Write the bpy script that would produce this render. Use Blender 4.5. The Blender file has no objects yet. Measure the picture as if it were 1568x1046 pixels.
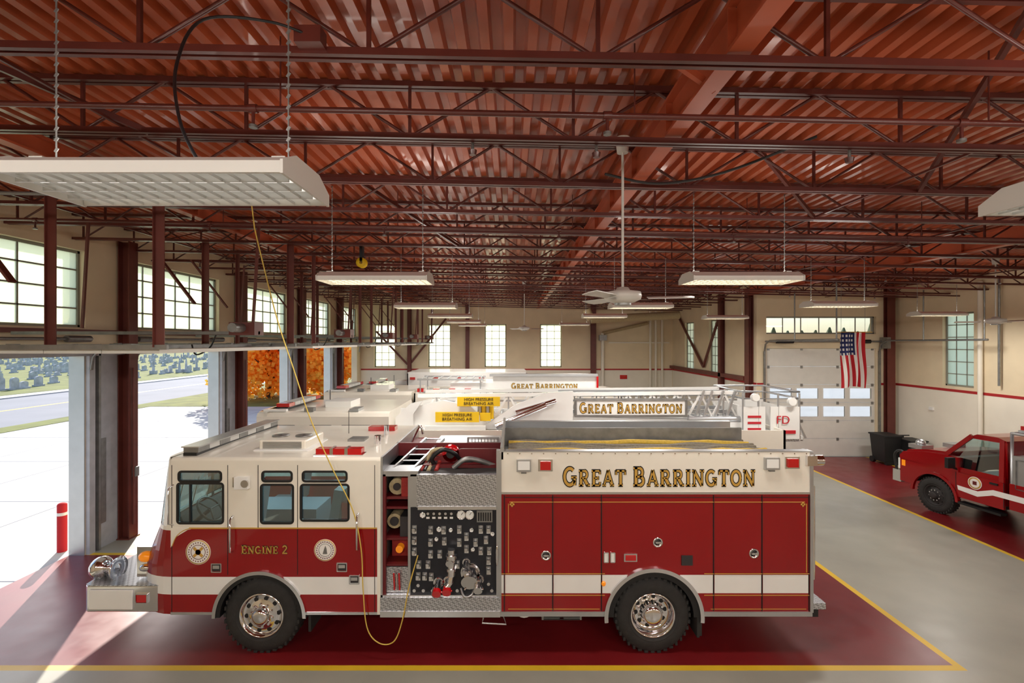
import bpy, bmesh, math, random
from mathutils import Vector, Matrix
random.seed(7)
S=bpy.context.scene; COL=S.collection
pi=math.pi
def lin(c):
    return tuple(((v/255)/12.92 if v/255<=.04045 else ((v/255+.055)/1.055)**2.4) for v in c)
# ------------------------------------------------------------------ materials
def mat(name,rgb,rough=.5,metal=0.,coat=0.,var=0.,scale=4.,bump=0.,bscale=40.,emit=0.,spec=.5,aniso=None):
    m=bpy.data.materials.new(name); m.use_nodes=True
    N=m.node_tree.nodes; L=m.node_tree.links
    p=N['Principled BSDF']; c=lin(rgb)
    p.inputs['Base Color'].default_value=(*c,1); p.inputs['Roughness'].default_value=rough
    p.inputs['Metallic'].default_value=metal; p.inputs['Coat Weight'].default_value=coat
    p.inputs['Coat Roughness'].default_value=.06
    p.inputs['Specular IOR Level'].default_value=spec
    tc=N.new('ShaderNodeTexCoord')
    if var>0:
        n=N.new('ShaderNodeTexNoise'); n.inputs['Scale'].default_value=scale; n.inputs['Detail'].default_value=6
        L.new(tc.outputs['Object'],n.inputs['Vector'])
        r=N.new('ShaderNodeValToRGB')
        r.color_ramp.elements[0].position=.3; r.color_ramp.elements[1].position=.7
        r.color_ramp.elements[0].color=(*[v*(1-var) for v in c],1)
        r.color_ramp.elements[1].color=(*[min(1,v*(1+var)) for v in c],1)
        L.new(n.outputs['Fac'],r.inputs['Fac']); L.new(r.outputs['Color'],p.inputs['Base Color'])
    if bump>0:
        n=N.new('ShaderNodeTexNoise'); n.inputs['Scale'].default_value=bscale; n.inputs['Detail'].default_value=4
        L.new(tc.outputs['Object'],n.inputs['Vector'])
        b=N.new('ShaderNodeBump'); b.inputs['Strength'].default_value=bump; b.inputs['Distance'].default_value=.02
        L.new(n.outputs['Fac'],b.inputs['Height']); L.new(b.outputs['Normal'],p.inputs['Normal'])
    if emit>0:
        p.inputs['Emission Color'].default_value=(*c,1); p.inputs['Emission Strength'].default_value=emit
    return m
def mat_glass(name,rgb,fac=.12,rough=.02):
    m=bpy.data.materials.new(name); m.use_nodes=True
    N=m.node_tree.nodes; L=m.node_tree.links
    for n in list(N):
        if n.type!='OUTPUT_MATERIAL': N.remove(n)
    o=[n for n in N if n.type=='OUTPUT_MATERIAL'][0]
    t=N.new('ShaderNodeBsdfTransparent'); t.inputs['Color'].default_value=(*lin(rgb),1)
    g=N.new('ShaderNodeBsdfGlossy'); g.inputs['Roughness'].default_value=rough
    lw=N.new('ShaderNodeLayerWeight'); lw.inputs['Blend'].default_value=.3
    ma=N.new('ShaderNodeMath'); ma.operation='MULTIPLY_ADD'; ma.inputs[1].default_value=.6; ma.inputs[2].default_value=fac
    mx=N.new('ShaderNodeMixShader')
    L.new(lw.outputs['Fresnel'],ma.inputs[0]); L.new(ma.outputs[0],mx.inputs[0]); L.new(t.outputs[0],mx.inputs[1]); L.new(g.outputs[0],mx.inputs[2]); L.new(mx.outputs[0],o.inputs['Surface'])
    return m
def mat_frost(name,rgb,tr=.35,em=0.):
    m=bpy.data.materials.new(name); m.use_nodes=True
    N=m.node_tree.nodes; L=m.node_tree.links
    for n in list(N):
        if n.type!='OUTPUT_MATERIAL': N.remove(n)
    o=[n for n in N if n.type=='OUTPUT_MATERIAL'][0]
    c=(*lin(rgb),1)
    t=N.new('ShaderNodeBsdfTransparent'); t.inputs['Color'].default_value=c
    g=N.new('ShaderNodeBsdfTranslucent'); g.inputs['Color'].default_value=c
    mx=N.new('ShaderNodeMixShader'); mx.inputs[0].default_value=1-tr
    L.new(t.outputs[0],mx.inputs[1]); L.new(g.outputs[0],mx.inputs[2])
    L.new(mx.outputs[0],o.inputs['Surface'])
    return m
def mat_plate(name,rgb,scale=45.):
    m=mat(name,rgb,.32,.85); N=m.node_tree.nodes; L=m.node_tree.links; p=N['Principled BSDF']
    tc=N.new('ShaderNodeTexCoord'); mp=N.new('ShaderNodeMapping'); mp.inputs['Rotation'].default_value=(.785,.785,.785)
    mp.inputs['Scale'].default_value=(1,1,1)
    ck=N.new('ShaderNodeTexChecker'); ck.inputs['Scale'].default_value=scale
    c=lin(rgb); ck.inputs['Color1'].default_value=(*[v*.6 for v in c],1); ck.inputs['Color2'].default_value=(*[min(1,v*1.2) for v in c],1)
    L.new(tc.outputs['Object'],mp.inputs[0]); L.new(mp.outputs[0],ck.inputs['Vector']); L.new(ck.outputs['Color'],p.inputs['Base Color'])
    b=N.new('ShaderNodeBump'); b.inputs['Strength'].default_value=.4; b.inputs['Distance'].default_value=.004
    L.new(ck.outputs['Fac'],b.inputs['Height']); L.new(b.outputs['Normal'],p.inputs['Normal'])
    return m
M={}
M['deck']=mat('deck_paint_rust',(176,84,50),.28,0,.2,var=.14,scale=1.2)
M['joist']=mat('joist_paint_oxide',(86,36,29),.36,0,.15,var=.2,scale=3)
M['girder']=mat('girder_paint_orange',(182,86,54),.4,var=.12,scale=2)
M['brown']=mat('steel_brown',(104,50,42),.45,var=.15,scale=3)
M['cream']=mat('wall_cream',(228,212,180),.75,var=.05,scale=1.5,bump=.1,bscale=60)
M['cream2']=mat('wall_cream_low',(234,228,212),.7,var=.04,scale=1.5)
M['stripe']=mat('wall_red_stripe',(168,30,34),.6)
M['jamb']=mat('jamb_grey',(176,178,184),.5,.2,var=.1,scale=5)
M['mull']=mat('window_mullion',(140,138,126),.6)
M['alu']=mat('aluminium',(190,192,194),.35,.9,var=.05)
M['chrome']=mat('chrome',(225,225,228),.1,1.)
M['steel']=mat('galvanised_steel',(140,140,138),.4,.7,var=.15,scale=8)
M['white']=mat('white_paint',(232,231,227),.35,0,.4,var=.02)
M['cabwhite']=mat('apparatus_white',(234,228,214),.28,0,.6,var=.02)
M['red']=mat('apparatus_red',(140,0,8),.25,0,.5,var=.05,scale=1,spec=.35)
M['red2']=mat('red_lens',(176,6,14),.15,0,.8,emit=.08)
M['gold']=mat('gold_leaf',(208,164,78),.35,.35)
M['black']=mat('black_satin',(20,20,22),.4)
M['rubber']=mat('tyre_rubber',(42,41,40),.8,var=.2,scale=12,bump=.2,bscale=60)
M['panel']=mat('pump_panel_black',(22,24,32),.5,var=.2,scale=60)
M['dark']=mat('dark_interior',(46,42,42),.7)
M['seat']=mat('seat_vinyl_grey',(118,124,132),.6)
M['maroon']=mat('maroon_paint',(96,18,22),.5)
M['amber']=mat('amber_lens',(240,140,20),.2,0,.6,emit=.3)
M['yellow']=mat('safety_yellow',(232,190,20),.5)
M['yhose']=mat('hose_yellow',(212,178,70),.7,var=.15,scale=30,bump=.3)
M['ghose']=mat('hose_grey',(128,120,104),.8,var=.2,scale=30,bump=.3)
M['tan']=mat('hose_tan',(176,160,124),.8,var=.15,scale=30,bump=.3)
M['rhose']=mat('hose_red',(150,36,30),.7,var=.15,scale=30,bump=.3)
M['plate']=mat_plate('diamond_plate',(196,198,202))
M['tube']=mat('fluorescent_tube',(255,240,210),.5,emit=6.)
M['tubedim']=mat('fluorescent_tube_dim',(246,242,236),.3,emit=.8)
M['louver']=mat('louver_white',(205,205,202),.4,.3)
M['glass']=mat_glass('cab_glass',(208,232,234),.18)
M['wglass']=mat_frost('window_pane',(240,244,226),.22)
M['clear']=mat_glass('door_pane',(245,248,250),.06)
M['face']=mat('gauge_face',(235,235,230),.4)
M['concrete']=mat('apron_concrete',(190,190,189),.85,var=.07,scale=.4,bump=.15,bscale=20)
M['asphalt']=mat('road_asphalt',(124,128,140),.9,var=.08,scale=.3)
M['grass']=mat('lawn_grass',(104,112,46),.95,var=.35,scale=.8,bump=.6,bscale=12)
M['stone']=mat('gravestone_granite',(190,192,198),.8,var=.25,scale=2)
M['bark']=mat('bark',(80,62,48),.9,var=.3,scale=8,bump=.5)
M['door']=mat('door_white_panel',(224,222,214),.5,var=.03)
M['blue']=mat('flag_blue',(36,44,96),.8)
M['fred']=mat('flag_red',(186,26,38),.8)
M['fwhite']=mat('flag_white',(236,232,226),.8)
M['fan']=mat('fan_white',(218,216,210),.4)
M['bin']=mat('bin_black_plastic',(28,29,30),.5,bump=.1)
M['cord']=mat('cord_yellow',(206,176,80),.5)
def mat_floor(name,rgb,rough,var,sc):
    m=mat(name,rgb,rough,0,.12,var=var,scale=sc); N=m.node_tree.nodes; L=m.node_tree.links; p=N['Principled BSDF']
    p.inputs['Coat Roughness'].default_value=.25
    tc=N.new('ShaderNodeTexCoord'); n=N.new('ShaderNodeTexNoise'); n.inputs['Scale'].default_value=2.5; n.inputs['Detail'].default_value=8
    r=N.new('ShaderNodeMapRange'); r.inputs[3].default_value=rough-.1; r.inputs[4].default_value=rough+.15
    L.new(tc.outputs['Object'],n.inputs['Vector']); L.new(n.outputs['Fac'],r.inputs[0]); L.new(r.outputs[0],p.inputs['Roughness'])
    return m
M['fgrey']=mat_floor('floor_epoxy_grey',(156,154,142),.34,.12,.7)
M['fred_']=mat_floor('floor_epoxy_red',(116,24,28),.32,.18,.8)
M['fyel']=mat_floor('floor_line_yellow_paint',(220,180,40),.45,.06,2)
def leafmat():
    m=bpy.data.materials.new('maple_leaves_orange'); m.use_nodes=True
    N=m.node_tree.nodes; L=m.node_tree.links; p=N['Principled BSDF']; o=[n for n in N if n.type=='OUTPUT_MATERIAL'][0]
    g=N.new('ShaderNodeNewGeometry'); r=N.new('ShaderNodeValToRGB')
    r.color_ramp.elements[0].color=(*lin((252,164,46)),1); r.color_ramp.elements[1].color=(*lin((255,228,110)),1)
    L.new(g.outputs['Random Per Island'],r.inputs[0]); L.new(r.outputs[0],p.inputs['Base Color']); p.inputs['Roughness'].default_value=.7
    t=N.new('ShaderNodeBsdfTranslucent'); L.new(r.outputs[0],t.inputs[0])
    x=N.new('ShaderNodeMixShader'); x.inputs[0].default_value=.65
    L.new(p.outputs[0],x.inputs[1]); L.new(t.outputs[0],x.inputs[2]); L.new(x.outputs[0],o.inputs['Surface'])
    return m
M['leaf']=leafmat()
M['pine']=mat('conifer_green',(60,74,44),.9,var=.4,scale=1.5,bump=.8,bscale=4)

# ------------------------------------------------------------------ builder
class B:
    def __init__(s,name,parent=None,bevel=0,M4=None):
        s.name=name; s.v=[]; s.f=[]; s.mi=[]; s.sm=[]; s.mats=[]; s.parent=parent; s.bev=bevel; s.M=M4 or Matrix.Identity(4)
    def _m(s,m):
        m=M[m] if isinstance(m,str) else m
        if m not in s.mats: s.mats.append(m)
        return s.mats.index(m)
    def add(s,vs,fs,m,smooth=False):
        o=len(s.v); k=s._m(m)
        s.v+= [tuple(s.M@Vector(v)) for v in vs]
        for f in fs: s.f.append([i+o for i in f]); s.mi.append(k); s.sm.append(smooth)
    def box(s,x0,x1,y0,y1,z0,z1,m):
        v=[(x,y,z) for z in(z0,z1) for y in(y0,y1) for x in(x0,x1)]
        s.add(v,[(0,2,3,1),(4,5,7,6),(0,1,5,4),(2,6,7,3),(0,4,6,2),(1,3,7,5)],m)
    def beam(s,p0,p1,w,h,m):
        p0=Vector(p0);p1=Vector(p1); d=(p1-p0)
        if d.length<1e-6:return
        d.normalize(); up=Vector((0,0,1)) if abs(d.z)<.95 else Vector((1,0,0))
        a=d.cross(up).normalized(); b=a.cross(d)
        v=[]
        for p in(p0,p1):
            for q in((-1,-1),(1,-1),(1,1),(-1,1)): v.append(p+a*q[0]*w/2+b*q[1]*h/2)
        s.add(v,[(0,3,2,1),(4,5,6,7),(0,1,5,4),(1,2,6,5),(2,3,7,6),(3,0,4,7)],m)
    def cyl(s,p0,p1,r,m,n=16,r2=None):
        p0=Vector(p0);p1=Vector(p1); d=(p1-p0).normalized(); r2=r if r2 is None else r2
        up=Vector((0,0,1)) if abs(d.z)<.9 else Vector((1,0,0)); a=d.cross(up).normalized(); b=a.cross(d)
        v=[p0+(a*math.cos(2*pi*i/n)+b*math.sin(2*pi*i/n))*r for i in range(n)]+[p1+(a*math.cos(2*pi*i/n)+b*math.sin(2*pi*i/n))*r2 for i in range(n)]
        s.add(v,[(i,(i+1)%n,(i+1)%n+n,i+n) for i in range(n)],m,True)
        s.add(v[:n],[tuple(range(n))[::-1]],m); s.add(v[n:],[tuple(range(n))],m)
    def tube(s,pts,r,m,n=8,sub=0):
        P=[Vector(p) for p in pts]
        if sub:
            Q=[]
            for i in range(len(P)-1):
                a=P[max(i-1,0)];b=P[i];c=P[i+1];d=P[min(i+2,len(P)-1)]
                for k in range(sub):
                    t=k/sub
                    Q.append(.5*((2*b)+(c-a)*t+(2*a-5*b+4*c-d)*t*t+(3*b-a-3*c+d)*t**3))
            Q.append(P[-1]); P=Q
        v=[];prev=None
        for i,p in enumerate(P):
            d=(P[min(i+1,len(P)-1)]-P[max(i-1,0)]).normalized()
            if prev is None:
                up=Vector((0,0,1)) if abs(d.z)<.9 else Vector((1,0,0)); a=d.cross(up).normalized()
            else:
                a=(prev-d*prev.dot(d)).normalized()
            prev=a; b=d.cross(a)
            v+=[p+(a*math.cos(2*pi*k/n)+b*math.sin(2*pi*k/n))*r for k in range(n)]
        f=[]
        for i in range(len(P)-1):
            for k in range(n): f.append((i*n+k,i*n+(k+1)%n,(i+1)*n+(k+1)%n,(i+1)*n+k))
        s.add(v,f,m,True); s.add(v[:n],[tuple(range(n))],m); s.add(v[-n:],[tuple(range(n))],m)
    def prism(s,poly,ax,a,b,m):
        n=len(poly)
        def P(u,w,t): return {'y':(u,t,w),'x':(t,u,w),'z':(u,w,t)}[ax]
        v=[P(u,w,a) for u,w in poly]+[P(u,w,b) for u,w in poly]
        s.add(v,[tuple(range(n)),tuple(range(2*n-1,n-1,-1))]+[(i,(i+1)%n,(i+1)%n+n,i+n) for i in range(n)],m)
    def ring(s,o,i_,ax,a,b,m):
        n=len(o)
        def P(u,w,t): return {'y':(u,t,w),'x':(t,u,w),'z':(u,w,t)}[ax]
        v=[P(u,w,a) for u,w in o]+[P(u,w,a) for u,w in i_]+[P(u,w,b) for u,w in o]+[P(u,w,b) for u,w in i_]
        f=[]
        for k in range(n):
            j=(k+1)%n
            f+=[(k,j,j+n,k+n),(k+2*n,k+3*n,j+3*n,j+2*n),(k,k+2*n,j+2*n,j),(k+n,j+n,j+3*n,k+3*n)]
        s.add(v,f,m)
    def lathe(s,prof,o,ax,m,n=32,smooth=True):
        o=Vector(o);v=[]
        for r,t in prof:
            for k in range(n):
                c=math.cos(2*pi*k/n)*r; q=math.sin(2*pi*k/n)*r
                v.append(o+Vector({'y':(c,t,q),'x':(t,c,q),'z':(c,q,t)}[ax]))
        f=[]
        for i in range(len(prof)-1):
            for k in range(n): f.append((i*n+k,i*n+(k+1)%n,(i+1)*n+(k+1)%n,(i+1)*n+k))
        s.add(v,f,m,smooth)
    def ell(s,c,rx,ry,rz,m,nu=16,nv=10):
        v=[];f=[]
        for j in range(nv+1):
            a=pi*j/nv
            for i in range(nu):
                t=2*pi*i/nu; v.append((c[0]+rx*math.sin(a)*math.cos(t),c[1]+ry*math.sin(a)*math.sin(t),c[2]+rz*math.cos(a)))
        for j in range(nv):
            for i in range(nu): f.append((j*nu+i,j*nu+(i+1)%nu,(j+1)*nu+(i+1)%nu,(j+1)*nu+i))
        s.add(v,f,m,True)
    def done(s,parent=None,fix=True):
        me=bpy.data.meshes.new(s.name); me.from_pydata(s.v,[],s.f)
        for m in s.mats: me.materials.append(m)
        for p,k,q in zip(me.polygons,s.mi,s.sm): p.material_index=k; p.use_smooth=q
        if fix:
            bm=bmesh.new(); bm.from_mesh(me); bmesh.ops.recalc_face_normals(bm,faces=bm.faces); bm.to_mesh(me); bm.free()
        me.update(); ob=bpy.data.objects.new(s.name,me); COL.objects.link(ob)
        pr=parent or s.parent
        if pr: ob.parent=pr
        if s.bev:
            md=ob.modifiers.new('bevel','BEVEL'); md.width=s.bev; md.segments=2; md.limit_method='ANGLE'; md.angle_limit=.7
        return ob
def empty(name):
    e=bpy.data.objects.new(name,None); COL.objects.link(e); e.empty_display_size=.2; return e
def rr(x0,x1,z0,z1,r,n=4):
    p=[]
    for cx,cz,a in((x1-r,z1-r,0),(x0+r,z1-r,90),(x0+r,z0+r,180),(x1-r,z0+r,270)):
        for k in range(n+1):
            t=math.radians(a+90*k/n); p.append((cx+r*math.cos(t),cz+r*math.sin(t)))
    return p
def rframe(b,x0,x1,z0,z1,r,w,ax,a,c,m): b.ring(rr(x0,x1,z0,z1,r),rr(x0+w,x1-w,z0+w,z1-w,max(.002,r-w)),ax,a,c,m)
def holes_wall(b,ax,c0,c1,u0,u1,z0,z1,holes,m):
    cuts=sorted(set([u0,u1]+[h[0] for h in holes]+[h[1] for h in holes]))
    cuts=[c for c in cuts if u0<=c<=u1]
    for a,d in zip(cuts,cuts[1:]):
        mid=(a+d)/2; hs=sorted([(h[2],h[3]) for h in holes if h[0]<mid<h[1]])
        z=z0
        for h0,h1 in hs+[(z1,z1)]:
            if h0>z+1e-4:
                if ax=='x': b.box(c0,c1,a,d,z,h0,m)
                else: b.box(a,d,c0,c1,z,h0,m)
            z=max(z,h1)
# stroke serif letters
def arc(cx,cz,rx,rz,a0,a1,n=10): return [(cx+rx*math.cos(math.radians(a0+(a1-a0)*k/n)),cz+rz*math.sin(math.radians(a0+(a1-a0)*k/n))) for k in range(n+1)]
V=.19;H=.1
GL={'E':(.78,[([(.2,0),(.2,1)],V),([(.02,.05),(.72,.05)],H),([(.02,.95),(.72,.95)],H),([(.2,.5),(.52,.5)],H),([(.68,0),(.68,.26)],H),([(.68,.74),(.68,1)],H),([(.52,.38),(.52,.62)],H)]),
'R':(.93,[([(.2,0),(.2,1)],V),([(.02,.05),(.4,.05)],H),([(.02,.95),(.48,.95)],H),(arc(.48,.725,.2,.225,90,-90),.14),([(.2,.5),(.48,.5)],H),([(.44,.5),(.74,.04)],V),([(.62,.05),(.93,.05)],H)]),
'A':(.95,[([(.14,.04),(.47,1)],.11),([(.45,1),(.79,.04)],V),([(.25,.33),(.7,.33)],H),([(0,.05),(.3,.05)],H),([(.62,.05),(.95,.05)],H)]),
'T':(.84,[([(.42,0),(.42,1)],V),([(.02,.95),(.82,.95)],H),([(.06,.7),(.06,1)],H),([(.78,.7),(.78,1)],H),([(.24,.05),(.6,.05)],H)]),
'B':(.84,[([(.2,0),(.2,1)],V),([(.02,.95),(.45,.95)],H),([(.2,.5),(.47,.5)],H),([(.02,.05),(.47,.05)],H),(arc(.44,.725,.2,.225,90,-90),.14),(arc(.47,.275,.23,.225,90,-90),.15)]),
'I':(.42,[([(.21,0),(.21,1)],V),([(.02,.05),(.4,.05)],H),([(.02,.95),(.4,.95)],H)]),
'N':(.98,[([(.18,0),(.18,1)],.11),([(.15,.97),(.8,.03)],V),([(.8,0),(.8,1)],.11),([(0,.05),(.36,.05)],H),([(.62,.95),(.98,.95)],H),([(0,.95),(.2,.95)],H)]),
'O':(.92,[(arc(.46,.5,.35,.44,0,360,20),.16)]),
'G':(.96,[(arc(.46,.5,.36,.44,48,335,18),.16),([(.78,.04),(.78,.48)],.16),([(.55,.46),(.94,.46)],H)]),
'2':(.78,[(arc(.38,.72,.25,.23,170,-35,10)+[(.12,.08)],.14),([(.06,.06),(.72,.06)],.13)]),
' ':(.38,[])}
def stroke(b,pts,t,y0,y1,m,T):
    L=[];R=[];n=len(pts)
    for i,p in enumerate(pts):
        a=Vector(pts[max(i-1,0)]);c=Vector(pts[min(i+1,n-1)]); d=(c-a).normalized(); q=Vector((-d.y,d.x))*t/2
        L.append(T(Vector(p)+q));R.append(T(Vector(p)-q))
    for i in range(n-1): b.prism([L[i],L[i+1],R[i+1],R[i]],'y',y0,y1,m)
def lettering(b,txt,x0,x1,z0,h,y,m='gold',om='black',big=1.18):
    words=txt; tot=0; first=True; lay=[]
    gap=.1
    for ch in words:
        k=big if (first and ch!=' ') else 1.
        lay.append((ch,tot,k)); tot+=(GL[ch][0]+gap)*k; first=(ch==' ')
    sx=(x1-x0)/(tot-gap)
    for ch,o,k in lay:
        for pts,t in GL[ch][1]:
            T=lambda p:(x0+(o+p[0]*k)*sx,z0+p[1]*k*h)
            if om: stroke(b,pts,t+.12,y-.003,y,om,T)
            stroke(b,pts,t,y-.007,y-.003,m,T)
def text_mesh(name,txt,size,loc,m,parent=None,rot=(pi/2,0,0)):
    c=bpy.data.curves.new(name,'FONT'); c.body=txt; c.size=size; c.extrude=.002; c.align_x='CENTER'; c.align_y='CENTER'
    o=bpy.data.objects.new(name,c); COL.objects.link(o); bpy.context.view_layer.update()
    me=bpy.data.meshes.new_from_object(o); bpy.data.objects.remove(o); bpy.data.curves.remove(c)
    ob=bpy.data.objects.new(name,me); COL.objects.link(ob); ob.location=loc; ob.rotation_euler=rot
    me.materials.clear(); me.materials.append(M[m])
    if parent: ob.parent=parent
    return ob
# ------------------------------------------------------------------ room
XL,XR=-8.3,13.8; YB=26.5; YE=17.4; XJ=8.8; YN0=-3.
SL=.02; ZD=6.42
def zdeck(x): return ZD-SL*x
OPEN=[(5.9,9.4),(10.5,13.7),(14.8,17.9),(19.0,22.1),(23.2,25.9)]
HZ=3.87
# floor
b=B('floor')
bays=[(6.2,9.4),(10.4,13.5),(14.6,17.7),(18.8,21.9),(23.,26.)]
xs=sorted(set([XL-.3,5.65,5.75,XJ,9.65,9.75,12.7,12.8,XR])); ys=[YN0]
for a,c in bays: ys+=[a-.1,a,c,c+.1]
ys=sorted(set(ys+[YE,YB]))
for xa,xb in zip(xs,xs[1:]):
    for ya,yb in zip(ys,ys[1:]):
        x=(xa+xb)/2;y=(ya+yb)/2
        if x>XJ and y>YE: continue
        m='fgrey'
        if x<5.75:
            for a,c in bays:
                if a-.1<y<c+.1:
                    m='fred_' if (a<y<c and x<5.65) else 'fyel'
        elif 9.65<x<9.75 or 12.7<x<12.8: m='fyel'
        elif 9.75<x<12.7: m='fred_'
        b.add([(xa,ya,0),(xb,ya,0),(xb,yb,0),(xa,yb,0)],[(0,1,2,3)],m)
b.add([(XL-.3,YN0,-.2),(XR,YN0,-.2),(XR,YB,-.2),(XL-.3,YB,-.2)],[(3,2,1,0)],'fgrey')
b.done(fix=False)
# ceiling deck
b=B('ceiling')
p=.18; x=XL-.4; pts=[]
while x<XR+.4:
    z=zdeck(x)
    pts+=[(x,z),(x+.07,z),(x+.09,z+.065),(x+.16,z+.065)]
    x+=p
for (xa,za),(xb,zb) in zip(pts,pts[1:]):
    b.add([(xa,YN0-.3,za),(xb,YN0-.3,zb),(xb,YB+.3,zb),(xa,YB+.3,za)],[(0,1,2,3)],'deck')
b.add([(XL-.6,YN0-.5,6.75),(XR+.6,YN0-.5,6.75),(XR+.6,YB+.5,6.75),(XL-.6,YB+.5,6.75)],[(0,1,2,3)],'steel')
b.done(fix=False)
# walls
WT=6.72
b=B('wall_left')
holes=[(a,c,0,HZ) for a,c in OPEN]+[(a,c,4.42,5.9) for a,c in OPEN]
holes_wall(b,'x',XL-.3,XL,YN0,YB+.3,0,WT,holes,'cream')
b.done()
bw=[(-7.55,-6.4),(-4.6,-3.37),(-1.5,-.32),(1.54,2.72)]
b=B('wall_back')
holes_wall(b,'y',YB,YB+.3,XL,XJ+.3,0,WT,[(a,c,2.75,5.1) for a,c in bw],'cream')
b.done()
b=B('wall_jog'); jw=[(23.4,24.6),(20.5,21.6)]
holes_wall(b,'x',XJ,XJ+.3,YE,YB,0,WT,[(a,c,2.75,5.1) for a,c in jw],'cream'); b.done()
b=B('wall_end')
holes_wall(b,'y',YE,YE+.3,XJ+.3,XR+.3,0,WT,[(9.15,13.1,0,3.9),(9.15,13.1,4.42,5.05)],'cream'); b.done()
rw=[(14.45,15.5),(10.0,11.05),(5.5,6.55),(1.,2.05)]  # all but the first are out of view, added to let in skylight
b=B('wall_right')
holes_wall(b,'x',XR,XR+.3,YN0,YE,0,WT,[(a,c,2.75,5.05) for a,c in rw],'cream'); b.done()
b=B('wall_near'); b.box(XL-.3,XR+.3,YN0-.3,YN0,0,WT,'cream'); b.done()
b=B('trim_1')
b.box(XL+.02,XJ-.02,YB-.012,YB,2.58,2.66,'stripe'); b.box(XJ-.012,XJ,YE,YB-.02,2.58,2.66,'stripe')
b.box(XR-.012,XR,YN0,YE-.02,2.58,2.66,'stripe')
for xa,xb in((XJ+.01,9.1),(13.2,13.78)): b.box(xa,xb,YE-.012,YE,2.58,2.66,'stripe')
b.box(XL+.02,XJ-.02,YB-.006,YB,.1,2.58,'cream2'); b.box(XR-.006,XR,YN0,YE-.02,.1,2.58,'cream2'); b.box(XJ-.006,XJ,YE,YB-.02,.1,2.58,'cream2')
b.done()
b=B('baseboard_right'); b.box(XR-.02,XR,YN0,YE-.1,0,.1,'dark'); b.done()
b=B('baseboard_back'); b.box(XL+.1,XJ-.05,YB-.02,YB,0,.1,'dark'); b.done()
wn=[0]
def window(ax,c,t,u0,u1,z0,z1,nu,nz,pane='wglass',fr='mull',fw=.05,mw=.022,mm=None):
    wn[0]+=1; b=B('window_%d'%wn[0]); mm=mm or fr
    def bx(a,d,e,f,cc,dd,m):
        if ax=='x': b.box(cc,dd,a,d,e,f,m)
        else: b.box(a,d,cc,dd,e,f,m)
    c0,c1=c+.1*t,c+.17*t
    if c0>c1:c0,c1=c1,c0
    g=.003
    bx(u0+g,u1-g,z0+g,z0+fw,c0,c1,fr);bx(u0+g,u1-g,z1-fw,z1-g,c0,c1,fr);bx(u0+g,u0+fw,z0+g,z1-g,c0,c1,fr);bx(u1-fw,u1-g,z0+g,z1-g,c0,c1,fr)
    for i in range(1,nu):
        u=u0+(u1-u0)*i/nu; bx(u-mw/2,u+mw/2,z0+fw,z1-fw,c0+.02,c1-.02,mm)
    for i in range(1,nz):
        z=z0+(z1-z0)*i/nz; bx(u0+fw,u1-fw,z-mw/2,z+mw/2,c0+.02,c1-.02,mm)
    cm=(c0+c1)/2; bx(u0+.02,u1-.02,z0+.02,z1-.02,cm-.003,cm+.003,pane)
    b.done()
for a,c in OPEN: window('x',XL,-1,a,c,4.42,5.9,6,4,mw=.026)
for a,c in bw: window('y',YB,1,a,c,2.75,5.1,3,6)
for a,c in jw: window('x',XJ,1,a,c,2.75,5.1,3,6)
for a,c in rw: window('x',XR,1,a,c,2.75,5.05,3,6)
window('y',YE,1,9.15,13.1,4.42,5.05,6,1,pane='clear')
# joists (instanced)
jb=B('roof_joist')
def zj(x): return -SL*x
top=6.38; bot=5.93
def slb(z,w,h,y0):
    jb.beam((XL+.02,y0,z+zj(XL)),(XR-.02,y0,z+zj(XR)),w,h,'joist')
for yy in(-.03,.03):
    slb(bot,.035,.045,yy); slb(top,.04,.045,yy)
x=XL+.2;k=0
while x<XR-.9:
    a=x;mid=x+.72;c=x+1.44
    jb.cyl((a,0,bot+zj(a)),(mid,0,top+zj(mid)),.015,'joist',6)
    jb.cyl((mid,0,top+zj(mid)),(c,0,bot+zj(c)),.015,'joist',6)
    jb.beam((a,0,bot+zj(a)),(a,0,top+zj(a)),.025,.025,'joist'); 
    x+=1.44
j0=jb.done(); ys=[3.04+1.22*i for i in range(-4,19)]
j0.location.y=ys[0]
for y in ys[1:]:
    o=bpy.data.objects.new('roof_joist',j0.data); COL.objects.link(o); o.location.y=y
# girder
def girder(x,y0,y1,z0=5.98,z1=6.3,w=.15):
    b=B('roof_girder'); z0+=zj(x);z1+=zj(x)
    b.box(x-w/2,x+w/2,y0,y1,z0,z0+.025,'girder');b.box(x-w/2,x+w/2,y0,y1,z1-.025,z1,'girder');b.box(x-.01,x+.01,y0,y1,z0+.02,z1-.02,'girder')
    for y in ys:
        if y0<y<y1: b.box(x-w/2+.01,x+w/2-.01,y-.005,y+.005,z0+.02,z1-.02,'girder')
    for yy in (3.5,): 
        b.beam((x-.35,yy-.1,zj(x)+6.2),(x+.05,yy,z0+.02),.04,.05,'girder'); 
    b.done()
girder(1.42,YN0+.05,YB-.05)
girder(XJ-.25,YN0+.05,YE-.05)
girder(-5.2,YN0+.05,YB-.05,6.08,6.3,.14)
b=B('joist_bridging')
for x in(-6.6,-3.4,4.2,6.7,11.2):
    b.beam((x,YN0+.1,bot+.03+zj(x)),(x,YE-.1 if x>XJ else YB-.1,bot+.03+zj(x)),.022,.022,'joist')
    for n_,(y0,y1) in enumerate(zip(ys,ys[1:])):
        if y1<(YE if x>XJ else YB) and n_%3==0: b.beam((x,y0,bot+zj(x)),(x,y1,top+zj(x)),.02,.02,'joist')
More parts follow.
